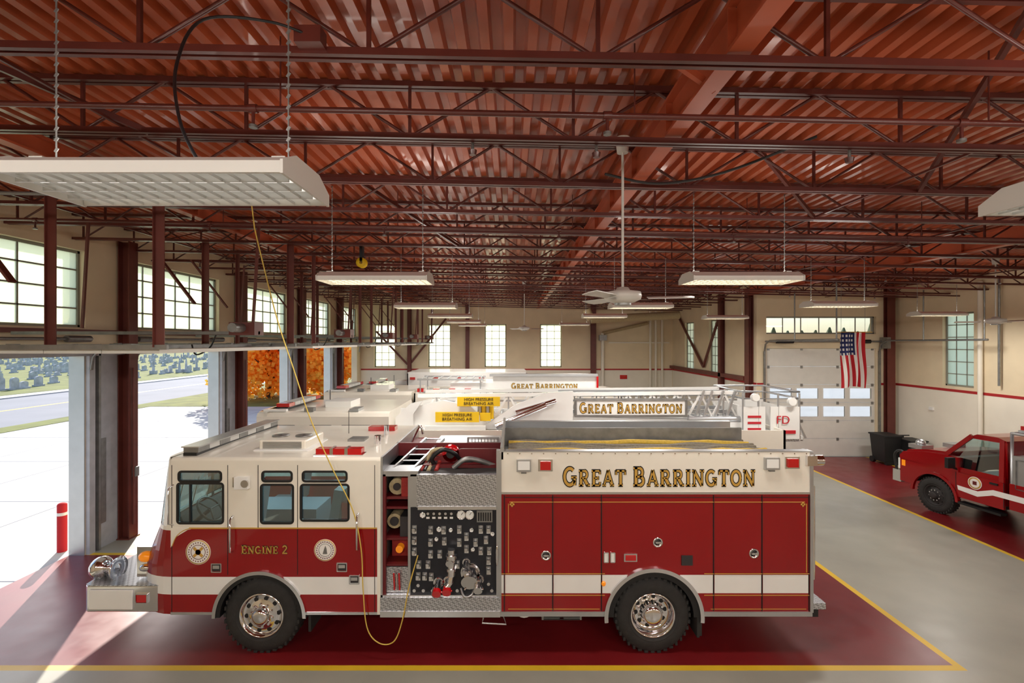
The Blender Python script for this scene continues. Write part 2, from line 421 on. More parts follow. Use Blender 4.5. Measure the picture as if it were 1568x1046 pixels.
for (x0,y0,x1,y1) in((-4.6,3.04,-3.2,4.26),(3.3,3.04,4.6,5.48),(6.2,4.26,8.0,5.48),(-6.8,4.26,-5.4,6.7),(7.4,6.7,9.8,9.14),(2.8,5.48,4.2,6.7),(10.4,9.14,12.6,11.6),(-2.2,6.7,-1.,9.14)):
    b.beam((x0,y0,top+zj(x0)),(x1,y1,bot+zj(x1)),.035,.05,'joist')
b.done()
b=B('sprinkler_pipes')
for y in(3.55,7.2,11.,14.8):
    b.cyl((XL+.1,y,5.82+zj(XL)),(XR-.1,y,5.82+zj(XR)),.022,'joist',10)
    x=XL+1.2
    while x<XR-1:
        b.cyl((x,y,5.84+zj(x)),(x,y,5.70+zj(x)),.012,'joist',8); b.cyl((x,y,5.70+zj(x)),(x,y,5.68+zj(x)),.03,'steel',10)
        b.cyl((x-.03,y,5.82+zj(x)),(x+.03,y,5.82+zj(x)),.032,'joist',10)
        b.cyl((x+.2,y,5.82+zj(x)),(x+.2,y,6.35+zj(x)),.006,'joist',6)
        x+=2.6
b.done()
b=B('ceiling_conduit')
b.tube([(1.0,5.2,5.95),(1.6,5.3,5.88),(2.2,5.0,5.9),(2.9,4.6,6.1)],.014,'dark',6,6)
b.cyl((-7.8,4.9,5.7),(-2.0,4.9,5.6),.02,'steel',8)
for x_,y_ in((-.35,4.3),(.75,4.3),(3.0,4.3),(5.6,5.5),(-4.0,5.5)):
    b.cyl((x_,y_,5.98-SL*x_),(x_,y_,5.84-SL*x_),.014,'steel',8); b.cyl((x_,y_,5.84-SL*x_),(x_,y_,5.80-SL*x_),.04,'joist',12,.03)
b.done()
# ------------------------------------------------------------------ pilasters, columns, bracing
for i,(a,c) in enumerate([(5.2,5.9),(9.4,10.5),(13.7,14.8),(17.9,19.0),(22.1,23.2)]):
    b=B('door_jamb_post')
    b.box(XL+.0,XL+.08,a+.01,a+.14,0,HZ,'jamb'); b.box(XL,XL+.08,c-.14,c-.01,0,HZ,'jamb')
    b.box(XL,XL+.03,a+.14,c-.14,.0,HZ,'jamb')
    b.box(XL-.3,XL+.0,a-.02,a-.003,0,HZ,'alu'); b.box(XL-.3,XL,c+.003,c+.02,0,HZ,'alu')
    for yy in (a+.2,c-.24): b.box(XL+.03,XL+.1,yy,yy+.05,0,HZ+.1,'steel')
    b.box(XL+.03,XL+.06,a+.3,a+.42,.5,2.2,'steel')
    b.done()
    b=B('steel_column'); m=(a+c)/2+.3
    b.box(XL+.04,XL+.06,m-.12,m+.12,0,6.25,'brown'); b.box(XL+.26,XL+.28,m-.12,m+.12,0,6.25,'brown'); b.box(XL+.06,XL+.26,m-.008,m+.008,0,6.25,'brown')
    b.box(XL+.03,XL+.3,m-.15,m+.15,0,.02,'brown'); b.cyl((XL+.32,m-.05,.3),(XL+.32,m-.05,3.6),.02,'brown',8); b.box(XL+.28,XL+.36,m-.05,m+.05,1.3,1.5,'steel'); b.done()
def col(x,y,r=.1,ax='y'):
    b=B('steel_column')
    if ax=='y':
        b.box(x-r,x+r,y-.2,y-.18,0,6.2,'brown');b.box(x-r,x+r,y-.03,y-.01,0,6.2,'brown');b.box(x-.01,x+.01,y-.18,y-.03,0,6.2,'brown')
    else:
        b.box(x-.2,x-.18,y-r,y+r,0,6.1,'brown');b.box(x-.03,x-.015,y-r,y+r,0,6.1,'brown');b.box(x-.18,x-.03,y-.01,y+.01,0,6.1,'brown')
    b.done()
col(-2.43,YB);col(4.44,YB,.14);col(-5.6,YB);col(XJ,20.1,.12,'x');col(XJ,17.75,.15,'x');col(13.5,YE,.14)
b=B('wall_bracing')
b.beam((-5.5,YB-.1,3.0),(-3.6,YB-.1,5.4),.06,.1,'brown');b.beam((-7.4,YB-.12,4.7),(-5.7,YB-.12,2.9),.06,.1,'brown')
b.beam((XJ-.1,25.2,5.4),(XJ-.1,22.0,3.),.08,.1,'brown');b.beam((XJ-.1,22.,3.),(XJ-.1,20.3,5.2),.08,.1,'brown')
b.box(XJ-.2,XJ-.02,18.,26.4,2.7,2.85,'brown')
b.done()
b=B('wall_conduit')
b.cyl((4.95,YB-.1,.1),(4.95,YB-.1,4.6),.09,'cream2');b.cyl((4.95,YB-.1,4.6),(7.4,YB-.1,5.15),.09,'tan')
for x in(7.55,7.85,8.2): b.cyl((x,YB-.1,.1),(x,YB-.1,5.8),.06,'cream2')
b.box(4.75,5.15,YB-.25,YB-.02,4.2,4.5,'steel')
b.box(5.3,8.6,YB-.1,YB-.02,4.05,4.12,'cream2')
b.cyl((XR-.1,14.15,.1),(XR-.1,14.15,5.9),.06,'cream2'); b.cyl((XR-.1,13.6,2.9),(XR-.1,13.6,5.9),.03,'steel')
b.box(XR-.06,XR,15.8,15.95,1.9,2.0,'white')
b.done()
b=B('exit_sign'); b.box(5.9,6.3,YB-.06,YB-.005,2.1,2.32,'red2'); b.box(5.88,6.32,YB-.05,YB-.004,2.08,2.34,'white'); b.done()
b=B('exhaust_duct'); b.cyl((3.6,22.,5.15),(7.6,22.,5.35),.18,'tan'); b.cyl((3.6,22,5.15),(3.4,22,5.6),.18,'tan'); b.done()
# end-wall sectional door
b=B('door_1'); X0,X1=9.15,13.1; Yd=YE+.06
n=6; ph=3.9/n
for i in range(n):
    z0=i*ph; 
    if i in(2,3):
        wh=[(X0+.1+k*(X1-X0-.1)/4+.06,X0+.1+(k+1)*(X1-X0-.1)/4-.12,z0+.14,z0+ph-.14) for k in range(4)]
    else: wh=[]
    holes_wall(b,'y',Yd,Yd+.05,X0+.005,X1-.005,z0+.006,z0+ph-.006,wh,'door')
    b.box(X0+.01,X1-.01,Yd+.02,Yd+.04,z0-.0,z0+.01,'steel')
    for h in wh:
        b.box(h[0]-.03,h[0],Yd-.01,Yd+.01,h[2]-.03,h[3]+.03,'white');b.box(h[1],h[1]+.03,Yd-.01,Yd+.01,h[2]-.03,h[3]+.03,'white')
        b.box(h[0],h[1],Yd-.01,Yd+.01,h[2]-.03,h[2],'white');b.box(h[0],h[1],Yd-.01,Yd+.01,h[3],h[3]+.03,'white')
        b.box(h[0],h[1],Yd+.02,Yd+.025,h[2],h[3],'clear')
    for x in(X0+.1,X0+1.3,X0+2.6,X1-.1): b.box(x-.04,x+.04,Yd-.02,Yd,z0+ph-.07,z0+ph+.03 if i<n-1 else z0+ph-.01,'steel')
b.done()
b=B('door_track')
for x in(X0-.12,X1+.06):
    b.box(x,x+.06,YE-.08,YE-.01,0,3.8,'steel'); b.tube([(x+.03,YE-.05,3.8),(x+.03,YE-.12,4.05),(x+.03,YE-.4,4.18),(x+.03,YE-4,4.2)],.03,'steel',6)
    b.cyl((x+.03,YE-3.9,4.2),(x+.03,YE-3.9,5.8),.02,'steel',6); b.cyl((x+.03,YE-1.9,4.2),(x+.03,YE-1.9,5.8),.02,'steel',6)
b.cyl((X0-.1,YE-.12,4.15),(X1+.15,YE-.12,4.15),.03,'steel')
for x in(X0+.6,X1-.6): b.cyl((x-.3,YE-.12,4.15),(x+.3,YE-.12,4.15),.07,'black')
b.box(X1+.1,X1+.22,YE-.4,YE-.05,3.9,4.3,'steel')
b.done()
# raised doors on left openings
dn=1
for nb,(a,c) in enumerate(OPEN):
    dn+=1; b=B('door_%d'%dn)
    for i in range(5):
        x0=XL+.35+i*.72; b.box(x0,x0+.71,a+.08,c-.08,4.0,4.05,'door')
        b.box(x0+.01,x0+.06,a+.1,c-.1,4.05,4.1,'steel')
        for yy in(a+.06,c-.09): b.box(x0+.3,x0+.4,yy-.03,yy+.05,4.05,4.12,'steel')
    b.done()
    b=B('overhead_door_track')
    hw=.06 if nb==0 else .035
    for yy in(a-.0,c+.0):
        b.box(XL+.5,XL+4.1,yy-.02,yy+.02,4.05,4.11,'steel')
        b.tube([(XL+.12,yy,3.6),(XL+.16,yy,3.85),(XL+.3,yy,4.02),(XL+.5,yy,4.08)],.03,'steel',6)
        for xx in(XL+2.35,XL+4.0):
            yq=yy+(.35 if nb==0 and yy==a and xx<XL+3 else 0)
            b.box(xx-hw,xx+hw,yq-.006,yq+.006,4.08,6.0-SL*xx,'brown'); b.box(xx-hw,xx-hw+.01,yq-.04,yq+.03,4.08,6.0-SL*xx,'brown')
        b.beam((XL+2.0,yy+.2,4.9),(XL+1.2,yy+.2,5.95),.09 if nb==0 else .05,.03,'brown')
    m=(a+c)/2
    b.box(XL+.4,XL+4.3,m-.03,m+.03,4.26,4.31,'steel')
    b.box(XL+3.9,XL+4.3,m-.14,m+.14,4.25,4.45,'brown'); b.cyl((XL+4.1,m-.4,4.36),(XL+4.1,m+.2,4.36),.07,'steel')
    for xx in(XL+1.5,XL+4.2): b.beam((xx,m,4.36),(xx+.1,m,6.05),.035,.035,'brown')
    b.cyl((XL+.14,a,4.2),(XL+.14,c,4.2),.025,'steel',8)
    for yy in(a+.3,c-.3): b.cyl((XL+.14,yy-.25,4.2),(XL+.14,yy+.25,4.2),.06,'steel')
    b.tube([(XL+3.8,m-.3,4.25),(XL+3.7,m-.3,4.05),(XL+3.5,m-.3,3.95),(XL+3.4,m-.25,4.1)],.012,'black',6,5)
    b.done()
b=B('header_beam'); b.box(XL+.0,XL+.1,YN0+.1,YB-.1,HZ,HZ+.12,'jamb'); b.box(XL,XL+.14,YN0+.1,YB-.1,4.3,4.38,'brown'); b.done()
# ------------------------------------------------------------------ light fixtures
def fixture(cx,cy,z=4.85,L=1.24,W=.5,e=70,up=10,side=0,tube='tube'):
    b=B('fluorescent_fixture')
    x0,x1=cx-L/2,cx+L/2
    b.prism([(cy-W/2,z),(cy-W/2,z+.05),(cy-W/4,z+.11),(cy+W/4,z+.11),(cy+W/2,z+.05),(cy+W/2,z),(cy+W/2-.015,z),(cy+W/2-.02,z+.045),(cy-W/2+.02,z+.045),(cy-W/2+.015,z)],'x',x0,x1,'fan')
    for xx in(x0-.014,x1+.002):
        b.prism([(cy-W/2-.004,z-.004),(cy-W/2-.004,z+.055),(cy-W/4,z+.116),(cy+W/4,z+.116),(cy+W/2+.004,z+.055),(cy+W/2+.004,z-.004)],'x',xx,xx+.012,'fan')
    for k in range(4):
        yy=cy-W/2+W*(k+.5)/4; b.cyl((x0+.03,yy,z+.03),(x1-.03,yy,z+.03),.013,tube,8)
        if k: b.box(x0+.02,x1-.02,cy-W/2+W*k/4-.004,cy-W/2+W*k/4+.004,z,z+.035,'louver')
    n=16
    for k in range(1,n): b.box(x0+L*k/n-.002,x0+L*k/n+.002,cy-W/2+.02,cy+W/2-.02,z+.002,z+.014,'louver')
    for xx in(x0+.08,x1-.08):
        zt=5.95-SL*xx; q=z+.1
        while q<zt:
            b.cyl((xx,cy,q),(xx,cy,q+.035),.004,'steel',5); b.beam((xx-.006,cy,q+.03),(xx+.006,cy,q+.05),.003,.014,'steel'); q+=.05
        b.box(xx-.03,xx+.03,cy-.1,cy+.1,z+.112,z+.125,'fan')
    o=b.done()
    if e:
        l=bpy.data.lights.new('tube_light','AREA'); l.shape='RECTANGLE'; l.size=L-.1; l.size_y=W-.1; l.energy=e; l.color=(1,.96,.9)
        lo=bpy.data.objects.new('tube_light',l); COL.objects.link(lo); lo.location=(cx,cy,z-.01); lo.rotation_euler=(side,0,0); lo.parent=o
    if up:
        l=bpy.data.lights.new('deck_fill_light','AREA'); l.shape='RECTANGLE'; l.size=L-.1; l.size_y=W-.2; l.energy=up; l.color=(1,.93,.84)  # added upward fill lamp above the housing, brightens the deck
        lo=bpy.data.objects.new('deck_fill_light',l); COL.objects.link(lo); lo.location=(cx,cy,z+.13); lo.rotation_euler=(pi,0,0); lo.parent=o
fixture(-1.58,2.25,e=0,up=6,tube='tubedim'); fixture(3.24,2.45,e=0,up=12,tube='tubedim')
for cx,cy in [(-1.6,5.75),(2.7,5.75)]: fixture(cx,cy,e=45)
for cx,cy in [(-1.8,10.2),(2.7,10.2),(-1.8,14.2),(2.7,14.2),(-1.8,18.2),(-1.8,22.2),(6.6,9.8),(11.6,13.2),(2.7,21),(6.6,15)]:
    fixture(cx,cy,e=90)
for cx,up in((-6,12),(-2.4,20),(1.2,40),(4.8,60),(8.4,60),(12,50)): fixture(cx,-1.6,z=5.2,e=125,up=up,side=.75)  # unseen row added behind the camera, lamps tilted forward as interior fill
# fixture supply cord
b=B('fixture_supply_cord')
b.box(-1.31,-1.15,2.9,3.0,5.95,6.05,'joist')
b.tube([(-1.2,2.95,6.0),(-1.4,2.8,6.0),(-1.66,2.6,5.88),(-1.7,2.45,5.55),(-1.58,2.3,5.2),(-1.45,2.25,4.97)],.008,'black',8,8)
b.done()
# ceiling fans
def fan(x,y,z,rot=.3):
    b=B('ceiling_fan')
    b.cyl((x,y,z+.1),(x,y,6.35-SL*x),.014,'fan',10); b.cyl((x,y,6.2-SL*x),(x,y,6.36-SL*x),.06,'fan',16,.08)
    b.lathe([(.0,.14),(.06,.13),(.08,.1),(.19,.08),(.2,.04),(.19,.0),(.12,-.03),(.05,-.05),(0,-.05)],(x,y,z),'z','fan',24)
    b.cyl((x,y,z-.0),(x,y,z-.06),.09,'steel',16)
    for k in range(3):
        a=rot+k*2*pi/3; c,s=math.cos(a),math.sin(a)
        def P(r,w,h): return (x+c*r-s*w,y+s*r+c*w,z+h)
        b.add([P(.12,-.02,0),P(.3,-.02,-.01),P(.3,.02,-.01),P(.12,.02,0)],[(0,1,2,3)],'steel')
        vs=[P(.26,-.06,.0),P(.72,-.08,.0),P(.74,0,.015),P(.72,.08,.03),P(.26,.06,.025)]
        b.add(vs+[(v[0],v[1],v[2]+.008) for v in vs],[(0,1,2,3,4),(9,8,7,6,5)]+[(i,(i+1)%5,(i+1)%5+5,i+5) for i in range(5)],'fan')
    b.done()
fan(1.19,5.2,4.6,-.15);fan(11.4,11.4,4.6,.5);fan(.45,17.7,4.6,.2)
# ------------------------------------------------------------------ FIRE ENGINE (blueprint units: 8.649 mm)
q=.008649
ex=lambda p:(p-784)*q
ez=lambda p:4.15-(p-523)*q
def wheel(b,cx,y,cz,r,w,kind='front',rim='chrome',sgn=1):
    def T(l): return [(a,t*sgn) for a,t in l]
    b.lathe(T([(.58*r,.05),(.6*r,.015),(.66*r,.0),(.84*r,.004),(.93*r,.02),(.985*r,.05),(r,.08),(r,w-.08),(.985*r,w-.05),(.9*r,w),(.58*r,w-.03)]),(cx,y,cz),'y','rubber',48)
    for k in range(36):
        a=2*pi*k/36; c,s_=math.cos(a),math.sin(a)
        for t0,t1 in((.03,.11),(w-.12,w-.04)):
            p0=Vector((cx+c*r*.985,y+t0*sgn,cz+s_*r*.985)); p1=Vector((cx+c*r*.985,y+t1*sgn,cz+s_*r*.985))
            b.beam(p0,p1,.05,.03 ,'rubber') if abs(c)<.5 else b.beam(p0,p1,.03,.05,'rubber')
    b.lathe(T([(.66*r,.004),(.665*r,-.002),(.655*r,-.003),(.65*r,.004)]),(cx,y,cz),'y','dark',48)
    if kind=='front':
        b.lathe(T([(.6*r,.03),(.58*r,.01),(.55*r,.015),(.53*r,.06),(.5*r,.07),(.36*r,.05),(.3*r,.035),(.22*r,.03),(.21*r,-.01),(.2*r,-.04),(.12*r,-.055),(0,-.055)]),(cx,y,cz),'y',rim,40)
        R=.43
    else:
        b.lathe(T([(.6*r,.03),(.58*r,.01),(.55*r,.02),(.52*r,.1),(.48*r,.14),(.3*r,.16),(.28*r,.14),(.27*r,.06),(.25*r,.0),(.2*r,-.02),(.1*r,-.03),(0,-.03)]),(cx,y,cz),'y',rim,40)
        R=.4
    for k in range(10):
        a=2*pi*k/10+.1; c,s_=math.cos(a),math.sin(a)
        yy=.058 if kind=='front' else .148
        b.cyl((cx+c*R*r,y+(yy-.004)*sgn,cz+s_*R*r),(cx+c*R*r,y+(yy+.01)*sgn,cz+s_*R*r),.058*r,'black',12)
        a+=.31;c,s_=math.cos(a),math.sin(a); R2=.29 if kind=='front' else .33
        b.cyl((cx+c*R2*r,y+(.01 if kind=='front' else .11)*sgn,cz+s_*R2*r),(cx+c*R2*r,y+.19*sgn,cz+s_*R2*r),.034*r,'chrome',8)
    b.cyl((cx,y+(w-.08)*sgn,cz),(cx,y+(w-.05)*sgn,cz),.57*r,'dark',32)
def arch_band(b,x0,x1,z0,z1,cx,cz,r,y0,y1,m,n=28):
    L,R=cx-r,cx+r
    if x0<L: b.box(x0,min(L,x1),y0,y1,z0,z1,m)
    if x1>R: b.box(max(R,x0),x1,y0,y1,z0,z1,m)
    a=max(x0,L);c=min(x1,R)
    if c<=a:return
    h=lambda x: max(z0,cz+math.sqrt(max(0,r*r-(x-cx)**2)))
    for k in range(n):
        u=a+(c-a)*k/n;v=a+(c-a)*(k+1)/n; hu,hv=h(u),h(v)
        if hu>=z1 and hv>=z1: continue
        hu=min(hu,z1);hv=min(hv,z1)
        b.prism([(u,hu),(v,hv),(v,z1),(u,z1)] if hu<z1 and hv<z1 else ([(u,hu),(v,hv),(u,z1)] if hu<z1 else [(u,hu),(v,hv),(v,z1)]),'y',y0,y1,m)
def arch_trim(b,cx,cz,r,w,y0,y1,m,a0=0,a1=180,n=32):
    for k in range(n):
        t0=math.radians(a0+(a1-a0)*k/n);t1=math.radians(a0+(a1-a0)*(k+1)/n)
        b.prism([(cx+r*math.cos(t0),cz+r*math.sin(t0)),(cx+(r+w)*math.cos(t0),cz+(r+w)*math.sin(t0)),(cx+(r+w)*math.cos(t1),cz+(r+w)*math.sin(t1)),(cx+r*math.cos(t1),cz+r*math.sin(t1))],'y',y0,y1,m)
ENG=empty('fire_engine')
Y0,Y1=6.40,8.90
fc=(ex(398),.5); rc=(ex(1001),.5); fr=.585; rrad=.62
# chassis
b=B('chassis',ENG)
b.box(ex(235),ex(1238),7.1,7.25,.5,.75,'black'); b.box(ex(235),ex(1238),8.05,8.2,.5,.75,'black')
b.cyl((fc[0],6.7,.5),(fc[0],8.6,.5),.07,'black');b.cyl((rc[0],6.7,.5),(rc[0],8.6,.5),.1,'black'); b.ell((rc[0],7.65,.5),.25,.25,.25,'black')
b.box(ex(480),ex(580),6.9,7.4,.35,.6,'black'); b.box(ex(780),ex(925),6.6,7.2,.42,.6,'black')
b.cyl((ex(803),6.6,.52),(ex(803),6.75,.52),.14,'white',20)
b.box(ex(830),ex(858),6.48,6.6,.42,.55,'steel');b.box(ex(864),ex(892),6.48,6.6,.42,.55,'steel')
for k in range(4): b.box(ex(833),ex(889),6.465,6.48,.43+.03*k,.44+.03*k,'black')
b.box(fc[0]-.75,fc[0]+.75,6.5,8.8,1.06,1.1,'black'); b.box(rc[0]-.65,rc[0]+.65,6.5,8.8,1.14,1.17,'black')
b.box(ex(585),ex(1240),6.6,8.7,.62,.72,'black')
b.tube([(ex(740),6.44,ez(948)),(ex(738),6.42,ez(955)),(ex(775),6.42,ez(957)),(ex(770),6.5,ez(948))],.012,'alu',6)
b.box(ex(470),ex(474),6.45,6.8,.28,.9,'rubber'); b.box(ex(1068),ex(1072),6.42,6.9,.22,.8,'rubber')
b.box(ex(1069)-.01,ex(1075),6.41,6.7,.25,.6,'rubber')
b.done()
b=B('wheels',ENG)
for yy,sg in((Y0+.02,1),(Y1-.02,-1)):
    wheel(b,fc[0],yy,.5,.5,.34,'front',sgn=sg); wheel(b,rc[0],yy,.5,.5,.3,'rear',sgn=sg)
for yy in(Y0+.36,Y1-.66): b.lathe([(.3,0),(.48,.02),(.5,.06),(.5,.24),(.48,.28),(.3,.3)],(rc[0],yy,.5),'y','rubber',40)
b.done()
# cab sides
b=B('cab_shell',ENG)
xa,xb=ex(262),ex(583)
wins=[(272,342,740,801),(274,339,722,737),(400,449,742,801),(402,447,722,737),(461,534,742,797),(464,531,722,737)]
wh=[(ex(a),ex(c),ez(f),ez(e)) for a,c,e,f in wins]
zt,zw,zs1,zs0,zb_=ez(706),ez(808),ez(883),ez(910),ez(940)
for ya,yb in((Y0,Y0+.05),(Y1-.05,Y1)):
    holes_wall(b,'y',ya,yb,xa,xb,zw,zt,wh,'cabwhite')
    arch_band(b,xa,xb,zs1,zw,fc[0],.5,fr,ya,yb,'red'); arch_band(b,xa,xb,zs0,zs1,fc[0],.5,fr,ya,yb,'white'); arch_band(b,xa,xb,zb_,zs0,fc[0],.5,fr,ya,yb,'red')
b.prism([(ex(262),ez(808)),(ex(262),ez(838)),(ex(270),ez(822)),(ex(288),ez(811)),(ex(300),ez(808))],'y',Y0-.004,Y0,'cabwhite')
b.box(xb-.05,xb,Y0+.05,Y1-.05,zb_+.1,zt,'cabwhite')
# roof
SH=.045
prof=[]
for k in range(7):
    t=pi/2*k/6; prof.append((Y0+SH-SH*math.cos(t),zt+SH*math.sin(t)))
for k in range(1,8): 
    u=k/8; prof.append((Y0+SH+(Y1-Y0-2*SH)*u,zt+SH+.02*math.sin(pi*u)))
for k in range(7):
    t=pi/2*k/6; prof.append((Y1-SH+SH*math.sin(t),zt+SH*math.cos(t)))
b.prism([(y,z) for y,z in prof],'x',ex(262),xb,'cabwhite')
# front nose loft
lev=[(700,252,'cabwhite'),(706,247,'cabwhite'),(716,244,'cabwhite'),(806,226,'glass'),(812,224,'cabwhite'),(845,208,'red'),(866,199,'red'),(883,197,'red'),(910,198,'white'),(940,205,'red')]
def plan(py,pf):
    z=ez(py); xf=ex(pf); xx=ex(262); rx=xx-xf; ry=.42; out=[]
    for k in range(9):
        t=pi/2*k/8; out.append((xx-rx*math.sin(t),Y0+ry*(1-math.cos(t)),z))
    for k in range(1,6):
        u=k/6; out.append((xf-.05*math.sin(pi*u),Y0+ry+(Y1-Y0-2*ry)*u,z))
    for k in range(9):
        t=pi/2*(8-k)/8; out.append((xx-rx*math.sin(t),Y1-ry*(1-math.cos(t)),z))
    return out
pl=[plan(a,c) for a,c,_ in lev]; n=len(pl[0])
for i in range(len(pl)-1):
    for k in range(n-1):
        m=lev[i+1][2]
        if m=='glass' and (k<2 or k>=n-3): m='cabwhite'
        b.add([pl[i][k],pl[i][k+1],pl[i+1][k+1],pl[i+1][k]],[(0,1,2,3)],m,True)
b.add(pl[0],[tuple(range(n))],'cabwhite'); b.add(pl[-1],[tuple(range(n))],'black')
top_=[(p[0],p[1],ez(706)) for p in plan(706,247)]; t2=[(p[0]+.05,Y0+.04+(p[1]-Y0)*(Y1-Y0-.08)/(Y1-Y0),zt+SH) for p in top_]
for k in range(n-1): b.add([top_[k],top_[k+1],t2[k+1],t2[k]],[(0,1,2,3)],'cabwhite',True)
b.add(t2,[tuple(range(n))],'cabwhite')
b.box(ex(238),ex(236),7.63,7.67,ez(806),ez(716),'black')
b.done(fix=False)
b=B('cab_windows',ENG)
for x0,x1,z0,z1 in wh:
    for yy,d in((Y0,-1),(Y1,1)):
        a,c=(Y0-.006,Y0+.02) if d<0 else (Y1-.02,Y1+.006)
        rframe(b,x0-.014,x1+.014,z0-.014,z1+.014,.05,.028,'y',a,c,'black')
        b.box(x0,x1,yy-.02*d-.002,yy-.02*d+.002,z0,z1,'glass')
b.box(ex(290),ex(292),Y0-.003,Y0+.03,ez(801),ez(740),'black')
b.done()
b=B('cab_trim',ENG)
b.box(ex(290),xb,Y0-.005,Y0,ez(809.5),ez(807.5),'gold')
b.tube([(ex(264),Y0-.002,ez(836)),(ex(270),Y0-.002,ez(822)),(ex(280),Y0-.002,ez(813)),(ex(292),Y0-.002,ez(808.5))],.006,'gold',6,4)
for pa in(263.5,349,456,574): b.box(ex(pa)-.004,ex(pa)+.004,Y0-.002,Y0+.001,ez(938) if pa!=349 and pa!=456 else ez(880),ez(712),'black')
b.box(ex(395),ex(396),Y0-.002,Y0,ez(808),ez(712),'black')
b.box(ex(578),ex(583),Y0-.01,Y0,ez(940),ez(706),'cabwhite')
for pa,pb in((357,790),(549,786)):
    b.tube([(ex(pa),Y0,ez(pb)),(ex(pa),Y0-.07,ez(pb+3)),(ex(pa),Y0-.07,ez(pb+52)),(ex(pa),Y0,ez(pb+55))],.014,'chrome',8)
for pa,pz in((332,869),(524,868),(543,887)):
    rframe(b,ex(pa-8),ex(pa+8),ez(pz+7),ez(pz-7),.01,.012,'y',Y0-.012,Y0,'chrome'); b.box(ex(pa-6),ex(pa+6),Y0-.006,Y0,ez(pz+5),ez(pz-5),'dark'); b.box(ex(pa-5),ex(pa+5),Y0-.016,Y0-.006,ez(pz+1),ez(pz-4),'chrome')
arch_trim(b,fc[0],.5,fr-.01,.045,Y0-.03,Y0+.05,'chrome',0,180)
arch_trim(b,fc[0],.5,fr-.06,.05,Y0-.01,Y0+.5,'black',0,180)
b.box(ex(262),fc[0]-fr,Y0-.008,Y0,zb_-.005,zb_+.03,'chrome'); b.box(fc[0]+fr,xb,Y0-.008,Y0,zb_-.005,zb_+.03,'chrome')
for cx,cz,r in((304,845,.165),(498,842,.145)):
    X,Z=ex(cx),ez(cz)
    b.cyl((X,Y0-.004,Z),(X,Y0,Z),r,'fwhite',36); b.lathe([(r*.9,-.007),(r*.97,-.007),(r*.97,-.004),(r*.9,-.004)],(X,Y0,Z),'y','gold',36)
    b.lathe([(r*.55,-.006),(r*.59,-.006),(r*.59,-.004),(r*.55,-.004)],(X,Y0,Z),'y','maroon' if cx<400 else 'steel',32)
    if cx<400:
        for k in range(4):
            a=k*pi/2+.78
            b.beam((X,Y0-.006,Z),(X+r*.5*math.cos(a),Y0-.006,Z+r*.5*math.sin(a)),.004,.035,'gold')
        b.cyl((X,Y0-.008,Z),(X,Y0-.004,Z),r*.22,'maroon',16)
    else:
        b.prism([(X-.03,Z-.05),(X+.03,Z-.05),(X+.02,Z+.02),(X+.005,Z+.06),(X-.01,Z+.02)],'y',Y0-.008,Y0-.004,'steel')
    for k in range(24):
        a=2*pi*k/24; b.box(X+r*.75*math.cos(a)-.006,X+r*.75*math.cos(a)+.006,Y0-.006,Y0-.004,Z+r*.75*math.sin(a)-.008,Z+r*.75*math.sin(a)+.008,'maroon')
lettering(b,'ENGINE 2',ex(370),ex(441),ez(847.5),.1,Y0,om='black',big=1.1)
b.box(ex(363),ex(383),Y0-.07,Y0,ez(747),ez(729),'white'); b.cyl((ex(380),Y0-.09,ez(738)),(ex(380),Y0-.06,ez(738)),.05,'chrome')
b.box(ex(358),ex(362),Y0-.03,Y0,ez(745),ez(730),'chrome')
# roof furniture
zr_=zt+SH
b.box(-4.42,-4.24,6.5,8.75,zr_,zr_+.04,'black'); 
for k in range(9):
    y0=6.52+k*.247; b.box(-4.43,-4.23,y0,y0+.235,zr_+.04,zr_+.11,'louver' if k%2 else 'steel')
b.box(-4.45,-4.21,6.5,8.76,zr_+.11,zr_+.125,'alu')
b.box(ex(478),ex(549),Y0+.12,Y0+.26,zr_+.01,zr_+.09,'red2'); b.box(ex(475),ex(552),Y0+.1,Y0+.28,zr_-.01,zr_+.015,'chrome')
b.box(ex(500),ex(505),Y0+.11,Y0+.27,zr_,zr_+.1,'chrome');b.box(ex(523),ex(528),Y0+.11,Y0+.27,zr_,zr_+.1,'chrome')
b.box(-2.45,-2.0,8.25,8.45,zr_,zr_+.08,'red2')
b.box(-2.5,-2.25,7.35,7.6,zr_,zr_+.05,'steel')
b.cyl((-2.0,7.2,zr_),(-2.0,7.2,zr_+.14),.05,'chrome');b.cyl((-2.05,7.9,zr_),(-2.05,7.9,zr_+.17),.04,'chrome')
b.cyl((-2.7,8.0,zr_),(-2.7,8.0,zr_+.4),.005,'black',6)
b.done()
b=B('roof_ac_unit',ENG,bevel=.025); b.box(-3.56,-2.9,6.8,7.45,zr_,zr_+.15,'cabwhite'); b.box(-3.62,-2.84,6.74,7.5,zr_-.01,zr_+.03,'white'); b.done()
b=B('roof_ac_grille',ENG)
for x in(-3.4,-3.06): b.lathe([(.02,0),(.12,0),(.12,.012),(.02,.012)],(x,7.12,zr_+.152),'z','steel',24)
for k in range(6): b.box(-3.5,-2.96,6.79,6.8,zr_+.04+k*.016,zr_+.048+k*.016,'steel')
b.done()
